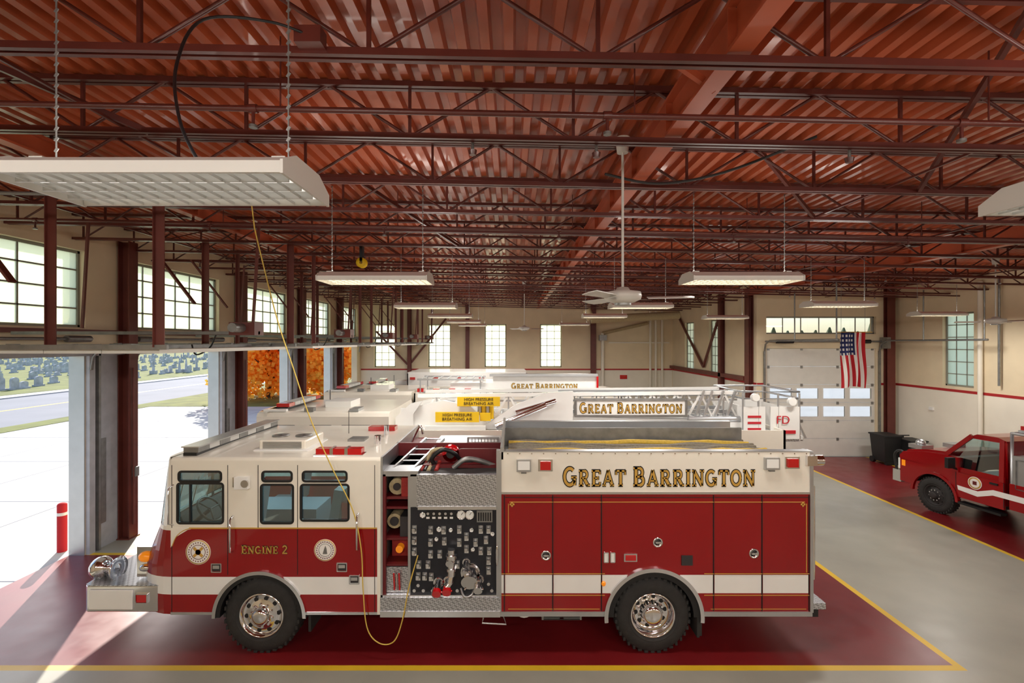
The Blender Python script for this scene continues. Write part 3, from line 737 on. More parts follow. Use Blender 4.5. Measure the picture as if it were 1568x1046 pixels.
# cab interior
b=B('cab_interior',ENG)
b.box(ex(255),xb-.06,Y0+.06,Y1-.06,1.1,1.18,'dark')
b.prism([(ex(243),1.2),(ex(240),1.72),(ex(258),1.74),(ex(272),1.5),(ex(272),1.2)],'y',Y0+.25,Y1-.25,'dark')
def seat(x,y):
    b.box(x-.25,x+.25,y-.24,y+.24,1.2,1.42,'seat'); b.prism([(x+.16,1.42),(x+.3,1.42),(x+.4,2.1),(x+.28,2.12)],'y',y-.23,y+.23,'seat')
seat(ex(330),6.85); seat(ex(330),8.4); seat(ex(470),6.85); seat(ex(470),8.4); seat(ex(530),7.65); b.box(ex(300),ex(440),7.35,7.95,1.2,1.6,'seat')
c=Vector((ex(290),6.85,1.78)); ax=Vector((.75,0,.65)).normalized(); u=Vector((0,1,0)); w=ax.cross(u)
b.tube([c+(u*math.cos(t*pi/10)+w*math.sin(t*pi/10))*.2 for t in range(21)],.016,'black',8)
for t in(0,2.1,4.2): b.cyl(c,c+(u*math.cos(t)+w*math.sin(t))*.2,.012,'black',6)
b.cyl(c,c-ax*.35,.03,'black')
b.box(ex(515),ex(525),6.6,6.7,1.7,1.95,'red2')
b.done()
for px in (300,480):
    l=bpy.data.lights.new('cab_fill_light','AREA'); l.size=.3; l.energy=20; l.color=(.88,.97,1)  # added fill lamps that brighten the cab interior
    lo=bpy.data.objects.new('cab_fill_light',l); COL.objects.link(lo); lo.location=(ex(px),7.65,zt-.03); lo.parent=ENG
# front bumper etc
b=B('front_bumper',ENG,bevel=.01)
pp=[(ex(240),Y0+.02),(ex(132),Y0+.02),(ex(126),Y0+.06),(ex(124),Y0+.3),(ex(122),Y0+.7),(ex(122),Y1-.7),(ex(124),Y1-.3),(ex(126),Y1-.06),(ex(132),Y1-.02),(ex(240),Y1-.02)]
b.prism(pp,'z',.56,.9,'chrome'); b.box(ex(136),ex(203),Y0-.002,Y0+.022,.6,.86,'white'); b.done()
b=B('nose_fittings',ENG)
b.prism([(x*.999,y) for x,y in pp],'z',.902,.915,'plate')
b.box(ex(209),ex(224),Y0+.0,Y0+.02,ez(922),ez(911),'red2'); rframe(b,ex(207),ex(226),ez(924),ez(909),.01,.012,'y',Y0-.005,Y0+.02,'chrome')
for yy in(6.66,8.58):
    b.lathe([(.0,.0),(.03,.0),(.06,.03),(.10,.1),(.15,.16),(.16,.18),(.15,.19),(.09,.16),(.05,.17),(0,.2)],(ex(137),yy,1.03),'x','chrome',28)
    b.cyl((ex(142)+.1,yy,.9),(ex(142)+.1,yy,1.0),.03,'chrome')
    b.ell((ex(130),yy,1.04),.13,.15,.15,'chrome')
for yy in(6.66,8.24):
    b.box(ex(194),ex(222),yy-.08,yy+.42,ez(893),ez(846),'chrome'); b.box(ex(192),ex(195),yy+.01,yy+.18,ez(888),ez(851),'face'); b.box(ex(192),ex(195),yy+.21,yy+.38,ez(888),ez(851),'face')
for sg,yy in((-1,6.57),(1,8.68)): 
    b.ell((ex(208),yy,ez(861)),.09,.06,.07,'amber'); b.ell((ex(208),yy,ez(878)),.08,.05,.05,'chrome')
b.box(ex(192),ex(202),7.15,8.15,ez(900),ez(820),'chrome')
for k in range(7): b.box(ex(190),ex(192),7.2,8.1,ez(895)+k*.08,ez(895)+k*.08+.035,'dark')
b.tube([(ex(266),6.41,ez(742)),(ex(263),6.34,ez(746)),(ex(263),6.34,ez(800)),(ex(266),6.41,ez(804))],.011,'chrome',6)
for k in range(5): b.cyl((ex(226),6.95+k*.35,ez(806)),(ex(234),7.0+k*.35,ez(760)),.006,'black',5)
b.done()
# pump section
b=B('pump_section',ENG)
xc,xd=ex(583),ex(765)
b.box(xc,ex(586),Y0,Y1,.62,ez(700),'alu')
b.box(xc,xd,7.3,7.35,.6,ez(700),'maroon'); b.box(xc,xd,Y1-.03,Y1,.6,ez(727),'red')
b.box(ex(624),ex(628),Y0+.03,7.3,ez(912),ez(727),'alu')
for pz in(765,780,828,868,912): b.box(ex(586),ex(625),Y0+.06,7.3,ez(pz+1.5),ez(pz-1.5),'maroon' if pz<900 else 'alu')
b.box(ex(586),ex(590),Y0+.02,Y0+.08,ez(912),ez(727),'maroon')
b.box(ex(583),ex(640),Y0+.02,7.3,ez(730),ez(722),'alu')
b.cyl((ex(604),Y0+.15,ez(750)),(ex(604),Y0+.6,ez(750)),.11,'tan');b.cyl((ex(604),Y0+.13,ez(750)),(ex(604),Y0+.16,ez(750)),.05,'dark');b.box(ex(612),ex(624),Y0+.1,Y0+.4,ez(764),ez(735),'rhose')
b.cyl((ex(600),Y0+.15,ez(804)),(ex(600),Y0+.6,ez(804)),.1,'tan');b.cyl((ex(600),Y0+.13,ez(804)),(ex(600),Y0+.16,ez(804)),.06,'dark');b.box(ex(610),ex(623),Y0+.1,Y0+.5,ez(826),ez(795),'dark')
b.cyl((ex(606),Y0+.2,ez(851)),(ex(606),Y0+.6,ez(851)),.05,'amber');b.box(ex(592),ex(622),Y0+.3,Y0+.6,ez(866),ez(838),'rhose')
b.box(ex(590),ex(624),Y0+.06,Y0+.1,ez(911),ez(871),'plate')
for xx in(603,607,611): b.cyl((ex(xx),Y0+.0,ez(878)),(ex(xx),Y0+.04,ez(905)),.012,'red2' if xx!=607 else 'chrome',8)
b.box(ex(628),ex(760),Y0+.04,Y0+.07,ez(912),ez(777),'panel'); b.box(ex(760),ex(766),Y0-.005,Y0+.1,ez(940),ez(690),'alu')
b.box(ex(628),ex(760),Y0+.07,7.3,ez(912),ez(727),'dark')
b.box(ex(638),ex(762),Y0+.0,Y0+.07,ez(777),ez(727),'plate'); b.box(ex(628),ex(638),Y0+.02,Y0+.07,ez(777),ez(727),'alu')
b.box(ex(640),ex(760),Y0-.015,Y0+.04,ez(780),ez(775),'chrome')
b.box(ex(583),ex(766),Y0-.02,Y0+.3,ez(941),ez(936),'plate'); b.box(ex(583),ex(766),Y0-.03,Y0-.02,ez(943),ez(934),'chrome')
b.prism([(Y0+.3,ez(936)),(Y0+.06,ez(912)),(Y0+.1,ez(912)),(Y0+.33,ez(938))],'x',ex(585),ex(765),'plate')
b.box(ex(583),ex(766),Y0-.02,Y0+.06,ez(938),ez(914),'plate')
b.box(ex(583),ex(766),Y0+.0,Y0+.06,ez(915),ez(911),'chrome')
YP=Y0+.04
def gauge(px,pz,r):
    X,Z=ex(px),ez(pz)
    b.lathe([(r,-.0),(r,-.03),(r*.85,-.035),(r*.8,-.02)],(X,YP,Z),'y','chrome',20); b.cyl((X,YP-.022,Z),(X,YP-.018,Z),r*.82,'face',20); b.beam((X,YP-.024,Z),(X+r*.4,YP-.024,Z+r*.5),.004,.006,'black')
gauge(706,789,.062);gauge(719,789,.062);gauge(647,789,.04);gauge(672,811,.035)
for px,pz in((668,826),(690,812),(722,812),(754,818),(724,842)): gauge(px,pz,.028)
b.box(ex(652),ex(698),YP-.02,YP,ez(796),ez(783),'black')
for xx in(655,664,673,682,691): b.cyl((ex(xx),YP-.03,ez(787)),(ex(xx),YP,ez(787)),.018,'chrome',10); b.box(ex(xx-2.5),ex(xx+2.5),YP-.022,YP-.018,ez(795),ez(792),'face')
b.box(ex(730),ex(754),YP-.03,YP,ez(800),ez(782),'steel')
for k in range(6): b.box(ex(732+k*3.6),ex(734+k*3.6),YP-.034,YP-.03,ez(798),ez(785),'black')
random.seed(3)
def lever(px,pz):
    X,Z=ex(px),ez(pz)
    b.box(X-.03,X+.03,YP-.012,YP,Z-.055,Z+.055,'steel'); b.cyl((X,YP-.07,Z+.015),(X,YP,Z+.015),.022,'chrome',10); b.box(X-.02,X+.02,YP-.085,YP-.06,Z-.015,Z+.04,'chrome'); b.box(X-.025,X+.025,YP-.015,YP-.011,Z-.05,Z-.025,'face')
for px,pz in [(634,812),(634,829),(634,846),(659,813),(659,832),(659,850),(679,813),(680,830),(673,850),(736,812),(744,828),(736,845),(748,812),(749,845),(748,860),(703,812),(714,823),(703,832),(728,832),(641,866),(655,866),(714,842),(748,875),(640,884),(650,884),(660,885),(700,866)]: lever(px,pz)
for px,pz in[(640,897),(648,905),(748,895),(753,905),(662,905),(700,905),(738,902),(634,905)]:
    b.cyl((ex(px),YP-.03,ez(pz)),(ex(px),YP,ez(pz)),.022,'chrome',10)
def outlet(px,pz,r,m='chrome',l=.14):
    X,Z=ex(px),ez(pz)
    b.cyl((X,YP,Z),(X,YP-.02,Z),r*1.35,'chrome',20); b.cyl((X,YP-.02,Z),(X,YP-l,Z-l*.35),r,'chrome',16); b.cyl((X,YP-l,Z-l*.35),(X,YP-l-.05,Z-l*.5),r*1.15,m,16)
    for k in range(3): b.cyl((X+r*1.1*math.cos(k*2.1),YP-l-.02,Z-l*.4+r*1.1*math.sin(k*2.1)),(X+r*1.4*math.cos(k*2.1),YP-l-.02,Z-l*.4+r*1.4*math.sin(k*2.1)),.012,m,6)
outlet(671,893,.05,'red2');outlet(686,891,.05,'red2');outlet(720,878,.095,'chrome',.12);outlet(714,862,.04);outlet(733,888,.05,'chrome');outlet(690,852,.045,'chrome',.1)
b.cyl((ex(692),YP-.1,ez(838)),(ex(692),YP-.1,ez(878)),.05,'chrome',16);b.cyl((ex(692),YP-.1,ez(846)),(ex(692),YP-.1,ez(852)),.07,'chrome',16);b.cyl((ex(692),YP-.1,ez(866)),(ex(692),YP-.1,ez(870)),.065,'chrome',16)
b.tube([(ex(692),YP-.1,ez(876)),(ex(690),YP-.13,ez(888)),(ex(682),YP-.15,ez(896))],.035,'chrome',10,4)
b.tube([(ex(706),YP-.05,ez(900)),(ex(712),YP-.12,ez(908)),(ex(722),YP-.12,ez(906)),(ex(728),YP-.04,ez(897))],.018,'alu',8,4)
b.tube([(ex(664),YP-.05,ez(898)),(ex(662),YP-.08,ez(908)),(ex(668),YP-.08,ez(914))],.008,'steel',6,4)
# upper: crosslays, ladders, nozzles
b.box(xc,xd,6.75,8.6,ez(727),ez(722),'maroon')
b.prism([(ex(640),ez(727)),(ex(762),ez(727)),(ex(762),ez(700)),(ex(700),ez(700)),(ex(655),ez(716))],'y',Y0+.5,Y0+.53,'maroon')
for k in range(5):
    b.tube([(ex(640+k*6),6.6,2.38),(ex(641+k*6),7.4,2.42+.015*k),(ex(640+k*6),8.3,2.4)],.03,['rhose','black','tan','dark','rhose'][k],8,4)
for dx in(0,.28): b.beam((ex(592)+dx,6.5,2.38),(ex(628)+dx,7.6,2.62),.03,.05,'alu')
for k in range(7):
    t=k/6; b.cyl((ex(592)+.31*t,6.5+1.1*t,2.38+.24*t),(ex(592)+.31*t+.28,6.5+1.1*t,2.38+.24*t),.013,'alu',8)
b.lathe([(.06,0),(.12,.0),(.13,.03),(.12,.06),(.06,.06)],(ex(683),6.9,2.55),'y','red2',24); b.cyl((ex(683),6.86,2.55),(ex(683),7.2,2.55),.06,'black')
b.tube([(ex(660),6.8,2.4),(ex(655),6.75,2.52),(ex(672),6.75,2.64),(ex(690),6.8,2.58),(ex(700),6.9,2.46),(ex(720),6.9,2.4)],.03,'black',10,5)
b.tube([(ex(690),6.7,2.4),(ex(710),6.7,2.52),(ex(735),6.75,2.48),(ex(755),6.8,2.4)],.035,'steel',10,5)
b.tube([(ex(640),7.0,2.38),(ex(650),7.0,2.56),(ex(668),7.0,2.6)],.028,'tan',8,4)
b.box(ex(655),ex(700),7.1,7.5,2.38,2.5,'rhose')
for k in range(10): b.cyl((ex(708+k*5.6),7.35,2.38),(ex(708+k*5.6),7.35,2.68),.006,'steel',5)
for k in range(6): b.cyl((ex(706),7.35,2.42+k*.05),(ex(760),7.35,2.42+k*.05),.006,'steel',5)
rframe(b,ex(705),ex(762),2.38,2.7,.02,.02,'y',7.34,7.36,'alu')
b.box(ex(640),ex(762),7.5,8.5,2.36,2.5,'alu')
b.tube([(ex(590),7.9,2.42),(ex(606),7.9,2.72),(ex(612),7.9,2.76),(ex(616),7.9,2.64)],.02,'chrome',8,4)
b.done()
# body
b=B('body_shell',ENG)
xe,xf=ex(766),ex(1243)
zt2,zr,zs1,zs0,zb_=ez(692),ez(755),ez(880),ez(908),ez(937)
for ya,yb in((Y0,Y0+.04),(Y1-.04,Y1)):
    b.box(xe,xf,ya,yb,zr,zt2,'cabwhite')
    arch_band(b,xe,xf,zs1,zr,rc[0],.5,rrad,ya,yb,'red');arch_band(b,xe,xf,zs0,zs1,rc[0],.5,rrad,ya,yb,'white');arch_band(b,xe,xf,zb_,zs0,rc[0],.5,rrad,ya,yb,'red')
b.box(xe,xe+.03,Y0+.04,Y1-.04,.6,zt2,'alu'); b.box(xf-.03,xf,Y0+.04,Y1-.04,.6,2.4,'plate')
b.box(xe+.03,xf-.03,Y0+.04,Y1-.04,2.33,2.37,'alu')
b.box(xe+.03,xf,Y0+.04,Y0+.1,2.37,zt2,'alu');b.box(xe+.03,xf,Y1-.1,Y1-.04,2.37,zt2,'alu')
b.box(xe,xf+.01,Y0-.005,Y0+.12,zt2,zt2+.012,'alu');b.box(xe,xf+.01,Y1-.12,Y1+.005,zt2,zt2+.012,'alu')
b.box(xe,xe+.04,Y0,Y1,zt2-.1,zt2+.06,'alu')
b.box(xe+.03,xf-.03,8.3,8.32,2.37,zt2-.02,'steel')
for k in range(26):
    xx=xe+.1+k*.158; b.cyl((xx,Y0-.008,zt2-.02),(xx,Y0,zt2-.02),.009,'chrome',8)
b.done()
b=B('hose_load',ENG)
random.seed(5)
for ln in range(20):
    yy=6.56+ln*.085
    mm='yhose' if ln in(8,9,10,17) else 'ghose'
    dz=.03 if mm=='yhose' else 0
    pts=[(xe+.1+i*.33,yy+random.uniform(-.012,.012),2.44+dz+random.uniform(-.02,.03)) for i in range(13)]
    b.tube(pts,.042,mm,6,2)
    pts=[(xe+.1+i*.33,yy+random.uniform(-.012,.012),2.41) for i in range(13)]
    b.tube(pts,.042,mm,6,1)
b.done()
b=B('body_trim',ENG)
yt=Y0-.006
b.box(xe,xf,Y0-.008,Y0,ez(756.5),ez(753),'chrome')
b.box(xe,rc[0]-rrad,Y0-.012,Y0,ez(943),ez(936),'alu');b.box(rc[0]+rrad,xf,Y0-.012,Y0,ez(943),ez(936),'alu')
b.box(ex(780),ex(1232),yt,Y0,ez(769),ez(768),'gold')
b.box(ex(778),ex(779),yt,Y0,ez(876),ez(771),'gold');b.box(ex(1234),ex(1235),yt,Y0,ez(876),ez(771),'gold')
for px in(784,1229):
    for a in range(4): b.ell((ex(px)+.02*math.cos(a*pi/2),yt,ez(772)+.02*math.sin(a*pi/2)),.014,.004,.014,'gold',8,6)
for (a,c) in((768,926),(1078,1242)):
    for pz in(878,911): b.box(ex(a),ex(c),yt,Y0,ez(pz+.5),ez(pz-.5),'gold')
    b.box(ex(a+10),ex(c-8),yt,Y0,ez(932.5),ez(931.7),'gold')
for px in(772,846,920.5,1092,1166,1238):
    z1=ez(758); z0=ez(935)
    b.box(ex(px)-.005,ex(px)+.005,Y0-.003,Y0+.001,z0,z1,'black'); b.box(ex(px)+.006,ex(px)+.012,Y0-.009,Y0,z0,z1,'maroon')
b.box(ex(772),ex(1238),Y0-.003,Y0,ez(762),ez(761),'black')
b.box(xf-.03,xf+.012,Y0-.015,Y0+.2,zb_,zt2,'alu');b.box(xe-.01,xe+.015,Y0-.015,Y0,zb_,zt2,'alu')
arch_trim(b,rc[0],.5,rrad-.01,.05,Y0-.035,Y0+.04,'chrome',-5,185,40); arch_trim(b,rc[0],.5,rrad-.09,.09,Y0+.0,Y0+.6,'black',0,180,30)
for px,pz in((836,850),(1007,830),(1154,847)):
    X,Z=ex(px),ez(pz); b.lathe([(.065,0),(.065,-.012),(.05,-.014),(.045,-.004),(0,-.004)],(X,Y0,Z),'y','chrome',24); b.lathe([(.035,-.01),(.028,-.02),(.02,-.01)],(X,Y0,Z),'y','dark',20); b.box(X-.035,X+.035,Y0-.022,Y0-.012,Z-.01,Z+.012,'chrome')
for px in(928,938): rframe(b,ex(px-4),ex(px+4),ez(861),ez(845),.015,.012,'y',Y0-.015,Y0,'chrome'); b.box(ex(px-3),ex(px+3),Y0-.008,Y0,ez(860),ez(846),'face')
b.box(ex(955),ex(975),Y0-.02,Y0,ez(859),ez(847),'chrome');b.box(ex(957),ex(973),Y0-.03,Y0-.015,ez(857),ez(849),'red2')
b.box(ex(1043),ex(1060),Y0-.015,Y0,ez(865),ez(850),'dark')
for px,pz in((802,712),(1180,709)):
    b.box(ex(px-11),ex(px+11),Y0-.05,Y0,ez(pz+9),ez(pz-9),'alu'); b.box(ex(px-9),ex(px+9),Y0-.055,Y0-.05,ez(pz+6),ez(pz-7),'face'); b.box(ex(px-4),ex(px+4),Y0-.04,Y0,ez(pz+12),ez(pz+8),'steel')
for px,pz in((835,712),(1212,708)):
    b.box(ex(px-11),ex(px+11),Y0-.02,Y0,ez(pz+9),ez(pz-9),'chrome'); b.box(ex(px-8),ex(px+8),Y0-.045,Y0-.02,ez(pz+6.5),ez(pz-6.5),'red2')
b.box(ex(1233),ex(1248),Y0-.05,Y0+.02,ez(712),ez(697),'chrome'); b.cyl((ex(1245),Y0+.05,ez(706)),(ex(1262),Y0+.05,ez(706)),.07,'chrome')
b.ell((ex(924),Y0-.01,ez(893)),.03,.015,.035,'amber'); b.ell((ex(761),Y0-.01,ez(850)),.02,.02,.14,'chrome')
lettering(b,'GREAT BARRINGTON',ex(862),ex(1156),ez(744),.21,Y0)
b.done()
b=B('tailboard',ENG)
b.box(xf,ex(1268),Y0+.05,Y1-.05,.58,.66,'plate');b.box(ex(1262),ex(1272),Y0+.1,Y0+.5,.55,.6,'black')
b.box(xf,ex(1260),Y0+.1,Y0+.16,.45,.58,'black')
for yy in(Y0+.12,Y1-.12): b.tube([(xf,yy,.9),(xf+.1,yy,.95),(xf+.1,yy,2.2),(xf,yy,2.25)],.016,'chrome',8)
b.box(xf,xf+.05,Y0+.1,Y0+.3,1.2,1.7,'red2'); b.box(xf,xf+.05,Y1-.3,Y1-.1,1.2,1.7,'red2')
b.done()
# yellow shore/air line
b=B('air_line_cord')
def ep(px,pz,y): return ((px-784)*y/740,y,4.15-(pz-523)*y/740)
b.tube([ep(390,350,6.1),ep(402,400,6.1),ep(425,490,6.15),ep(448,560,6.2),ep(475,640,6.25),ep(508,715,6.3),ep(540,780,6.32),ep(553,840,6.34),ep(556,900,6.34),ep(562,960,6.32),ep(580,984,6.3),ep(603,982,6.3),ep(616,950,6.32),ep(626,900,6.34),ep(640,850,6.4)],.008,'cord',8,8)
b.tube([ep(390,350,6.1),(-3.3,6.1,6.0)],.008,'cord',8)
b.done()
b=B('cord_reel')
b.lathe([(.03,0),(.1,0),(.1,.02),(.05,.02),(.05,.1),(.1,.1),(.1,.12),(.03,.12)],(-3.0,9.6,5.72),'y','yellow',24); b.box(-3.03,-2.97,9.6,9.72,5.75,6.05,'black')
b.done()
# ------------------------------------------------------------------ generic truck for background
def truck(E,X0,X1,Ya,h,cablen,bodyh,lower='red',upper='cabwhite',bodycol='cabwhite',text=True):
    Yb=Ya+2.45
    b=B('cab_shell',E)
    xb=X0+cablen
    wh=[(X0+.45,X0+1.15,1.75,2.3),(X0+1.45,X0+1.95,1.75,2.3),(X0+2.15,X0+2.8,1.75,2.3)]
    wh=[w for w in wh if w[1]<xb-.1]
    for ya,yb in((Ya,Ya+.05),(Yb-.05,Yb)):
        holes_wall(b,'y',ya,yb,X0+.3,xb,1.65,h-.1,wh,upper)
        arch_band(b,X0+.3,xb,.55,1.65,X0+1.4,.5,.6,ya,yb,lower)
        for w in wh: b.box(w[0],w[1],ya+.02,ya+.024,w[2],w[3],'glass'); rframe(b,w[0]-.02,w[1]+.02,w[2]-.02,w[3]+.02,.05,.03,'y',ya-.004 if ya==Ya else ya+.02,ya+.03 if ya==Ya else ya+.056,'black')
    b.prism([(Ya,h-.1),(Ya+.04,h-.03),(Ya+.15,h),(Yb-.15,h),(Yb-.04,h-.03),(Yb,h-.1)],'x',X0+.3,xb,upper)
    b.box(xb-.05,xb,Ya+.05,Yb-.05,.6,h-.1,upper)
    b.box(X0+.3,xb-.05,Ya+.05,Yb-.05,1.0,1.08,'dark')
    for z0,z1,m,o0,o1 in((.55,1.5,lower,.0,.0),(1.5,1.65,upper,.0,.03),(1.65,2.35,'glass',.03,.2),(2.35,h,upper,.2,.24)):
        P0=[(X0+o0+.3,Ya),(X0+o0+.06,Ya+.12),(X0+o0,Ya+.5),(X0+o0,Yb-.5),(X0+o0+.06,Yb-.12),(X0+o0+.3,Yb)]
        P1=[(X0+o1+.3,Ya),(X0+o1+.06,Ya+.12),(X0+o1,Ya+.5),(X0+o1,Yb-.5),(X0+o1+.06,Yb-.12),(X0+o1+.3,Yb)]
        for k in range(5): b.add([(*P0[k],z0),(*P0[k+1],z0),(*P1[k+1],z1),(*P1[k],z1)],[(0,1,2,3)],m,True)
    b.add([(X0+.54,Ya,h),(X0+.3,Ya+.12,h),(X0+.24,Ya+.5,h),(X0+.24,Yb-.5,h),(X0+.3,Yb-.12,h),(X0+.54,Yb,h)],[(0,1,2,3,4,5)],upper)
    b.box(X0-.45,X0+.1,Ya+.05,Yb-.05,.5,.85,'chrome'); b.box(X0-.05,X0+.02,Ya+.7,Yb-.7,.9,1.45,'chrome')
    for yy in(Ya+.2,Yb-.5): b.box(X0-.06,X0+.05,yy,yy+.3,1.0,1.3,'face')
    b.box(X0+.6,X0+.85,Ya+.3,Yb-.3,h+.04,h+.07,'black')
    for k in range(6): y0=Ya+.32+k*(Yb-Ya-.64)/6; b.box(X0+.58,X0+.87,y0,y0+.28,h+.07,h+.15,'red2' if k in(0,5) else 'louver')
    b.box(X0+.4,X0+.9,Ya+.1,Ya+.2,h,h+.05,'white')
    b.box(X0+1.5,X0+2.1,Ya+.8,Ya+1.5,h,h+.14,'white'); b.box(X0+1.3,X0+1.5,Ya+.1,Ya+.25,h,h+.08,'steel'); b.cyl((X0+1.2,Ya+1.9,h),(X0+1.2,Ya+1.9,h+.3),.01,'black',6)
    b.box(X0+2.3,X0+2.5,Ya+.1,Ya+.5,h,h+.06,'alu')
    b.done(fix=False)
    b=B('body_shell',E)
    for ya,yb in((Ya,Ya+.05),(Yb-.05,Yb)):
        arch_band(b,xb+.08,X1,.55,1.6,X1-2.4,.5,.62,ya,yb,lower); b.box(xb+.08,X1,ya,yb,1.6,bodyh,bodycol)
    b.box(xb+.08,xb+.12,Ya,Yb,.6,bodyh,bodycol); b.box(X1-.05,X1,Ya,Yb,.6,bodyh,bodycol); b.box(xb+.12,X1-.05,Ya+.05,Yb-.05,bodyh-.12,bodyh-.08,'alu')
    b.box(X0+.3,X1,Ya+.6,Ya+.75,.5,.7,'black');b.box(X0+.3,X1,Yb-.75,Yb-.6,.5,.7,'black')
    for yy,sg in((Ya+.02,1),(Yb-.02,-1)): wheel(b,X0+1.4,yy,.5,.5,.32,'front',sgn=sg); wheel(b,X1-2.4,yy,.5,.5,.32,'rear',sgn=sg)
    b.done()
# ladder truck
LT=empty('ladder_truck')
truck(LT,-5.9,6.0,10.6,2.6,3.2,2.2)
b=B('aerial_ladder',LT)
r_=lambda px:(px-784)*.01527
z_=lambda pz:4.15-(pz-523)*.01527
ya,yb=11.3,12.3
def rail(x0,z0,x1,z1,w=.07,m='white'):
    for yy in(ya,yb): b.beam((x0,yy,z0),(x1,yy,z1),w,w,m)
b.cyl((r_(650),11.8,2.0),(r_(650),11.8,2.15),.8,'white',32); b.box(r_(615),r_(700),11.2,11.3,2.1,2.6,'white')
for yy in(11.15,12.3): b.prism([(r_(612),2.1),(r_(612),z_(640)),(r_(635),z_(622)),(r_(680),z_(612)),(r_(720),z_(620)),(r_(760),2.1)],'y',yy,yy+.1,'white')
rail(r_(625),2.45,r_(1128),2.25,.1); rail(r_(640),z_(606),r_(1128),z_(601),.08); rail(r_(680),z_(614),r_(1128),z_(612),.04,'alu'); 
x=r_(650);k=0
while x<r_(1120):
    for yy in(ya,yb):
        b.beam((x,yy,2.4),(x+.28,yy,z_(603)),.045,.045,'white'); b.beam((x+.28,yy,z_(603)),(x+.56,yy,2.4),.045,.045,'white')
        b.beam((x+.28,yy+.03,2.4),(x+.28,yy+.03,z_(603)),.03,.03,'alu')
    x+=.56
x=r_(650)
while x<r_(1125): b.cyl((x,ya,2.42),(x,yb,2.42),.025,'alu',8); x+=.3
for yy in(ya+.15,yb-.15):
    b.beam((r_(860),yy,2.5),(r_(1135),yy,2.5),.06,.08,'alu'); b.beam((r_(860),yy,z_(604)),(r_(1135),yy,z_(604)),.05,.05,'alu')
b.prism([(r_(735),z_(655)),(r_(790),z_(618)),(r_(838),z_(600)),(r_(876),z_(598)),(r_(876),z_(655))],'y',11.12,11.22,'white')
b.prism([(r_(610),z_(655)),(r_(610),z_(636)),(r_(632),z_(616)),(r_(650),z_(612)),(r_(636),z_(632)),(r_(636),z_(655))],'y',11.02,11.14,'white')
b.cyl((r_(760),11.05,z_(650)),(r_(835),11.05,z_(618)),.07,'chrome',16); b.cyl((r_(790),11.1,z_(630)),(r_(850),11.1,z_(612)),.06,'chrome',16)
b.box(r_(878),r_(1049),11.15,11.2,z_(637),z_(609),'steel'); b.box(r_(880),r_(1047),11.145,11.15,z_(635.5),z_(610.5),'white'); 
rframe(b,r_(880),r_(1047),z_(635.5),z_(610.5),.02,.03,'y',11.13,11.146,'steel')
lettering(b,'GREAT BARRINGTON',r_(886),r_(1041),z_(631),.2,11.145,'gold','black')
for xx in(1062,1075,1092,1110): b.beam((r_(xx),ya-.05,2.35),(r_(xx+14),ya-.05,z_(598)),.05,.05,'alu')
b.cyl((r_(1050),11.15,z_(640)),(r_(1130),11.15,z_(640)),.07,'alu')
b.box(r_(1052),r_(1130),11.1,11.3,z_(652),z_(644),'white')
for a,c,e,f,yy in((670,735,643,628,11.0),(702,766,620,606,11.08)):
    b.box(r_(a),r_(c),yy-.02,yy+.02,z_(e),z_(f),'yellow')
for k in range(4): b.cyl((r_(735+k*6),11.2,z_(640)),(r_(735+k*6),11.2,z_(618)),.05,'yellow' if k%2 else 'alu',12)
b.box(r_(736),r_(752),11.05,11.1,z_(642),z_(630),'yellow')
b.lathe([(.1,0),(.3,0),(.3,.03),(.12,.03),(.12,.2),(.3,.2),(.3,.23),(.1,.23)],(r_(690),10.95,z_(672)),'y','red2',24)
b.box(r_(655),r_(745),10.9,11.0,z_(660),z_(648),'white')
b.done()
text_mesh('scba_label','HIGH PRESSURE\nBREATHING AIR',.095,(r_(702.5),10.975,z_(635.5)),'black',LT)
text_mesh('scba_label','HIGH PRESSURE\nBREATHING AIR',.095,(r_(734),11.055,z_(613)),'black',LT)
b=B('platform_basket',LT)
x0,x1=r_(1128),r_(1212)
b.box(x0,x1,11.0,12.6,z_(672),z_(668),'plate')
for (a,c) in((x0,x0+.5),(x0+.62,x1)): b.box(a,c,10.98,11.02,z_(668),z_(620),'white')
b.box(x0,x0+.04,11.0,12.6,z_(668),z_(620),'white');b.box(x1-.04,x1,11.0,12.6,z_(668),z_(625),'white');b.box(x0,x1,12.58,12.62,z_(668),z_(620),'white')
for xx in(x0,x0+.35,x0+.8,x1): b.cyl((xx,11.0,z_(668)),(xx,11.0,z_(600)),.022,'alu',8); b.cyl((xx,12.6,z_(668)),(xx,12.6,z_(600)),.022,'alu',8)
for zz in(598,608): b.tube([(x0,12.6,z_(zz)),(x0,11,z_(zz)),(x1,11,z_(zz)),(x1,12.6,z_(zz)),(x0,12.6,z_(zz))],.022,'alu',8)
for k in range(4): b.box(x0+.1,x0+.4,10.97,10.98,z_(664)+k*.14,z_(664)+k*.14+.05,'fred')
b.box(x0+.7,x1-.1,10.965,10.98,z_(660),z_(655),'fred')
for k in range(6): b.beam((x0-.05+k*.04,10.96,z_(664)),(x0+.05+k*.04,10.96,z_(668)),.005,.03,'yellow')
b.cyl((x0+.25,10.9,z_(606)),(x0+.25,11.0,z_(606)),.09,'white',20);b.cyl((x0+.25,10.89,z_(606)),(x0+.25,10.9,z_(606)),.08,'face',20)
b.cyl((x1-.2,10.9,z_(612)),(x1-.2,11.0,z_(612)),.09,'white',20)
b.box(x1,x1+.2,11.2,12.3,z_(672),z_(666),'white'); b.beam((x1,11.1,z_(640)),(x1+.2,11.1,z_(668)),.04,.04,'alu')
b.done()
text_mesh('basket_lettering','FD',.26,((x0+x1)/2+.25,10.96,z_(640)),'fred',LT)
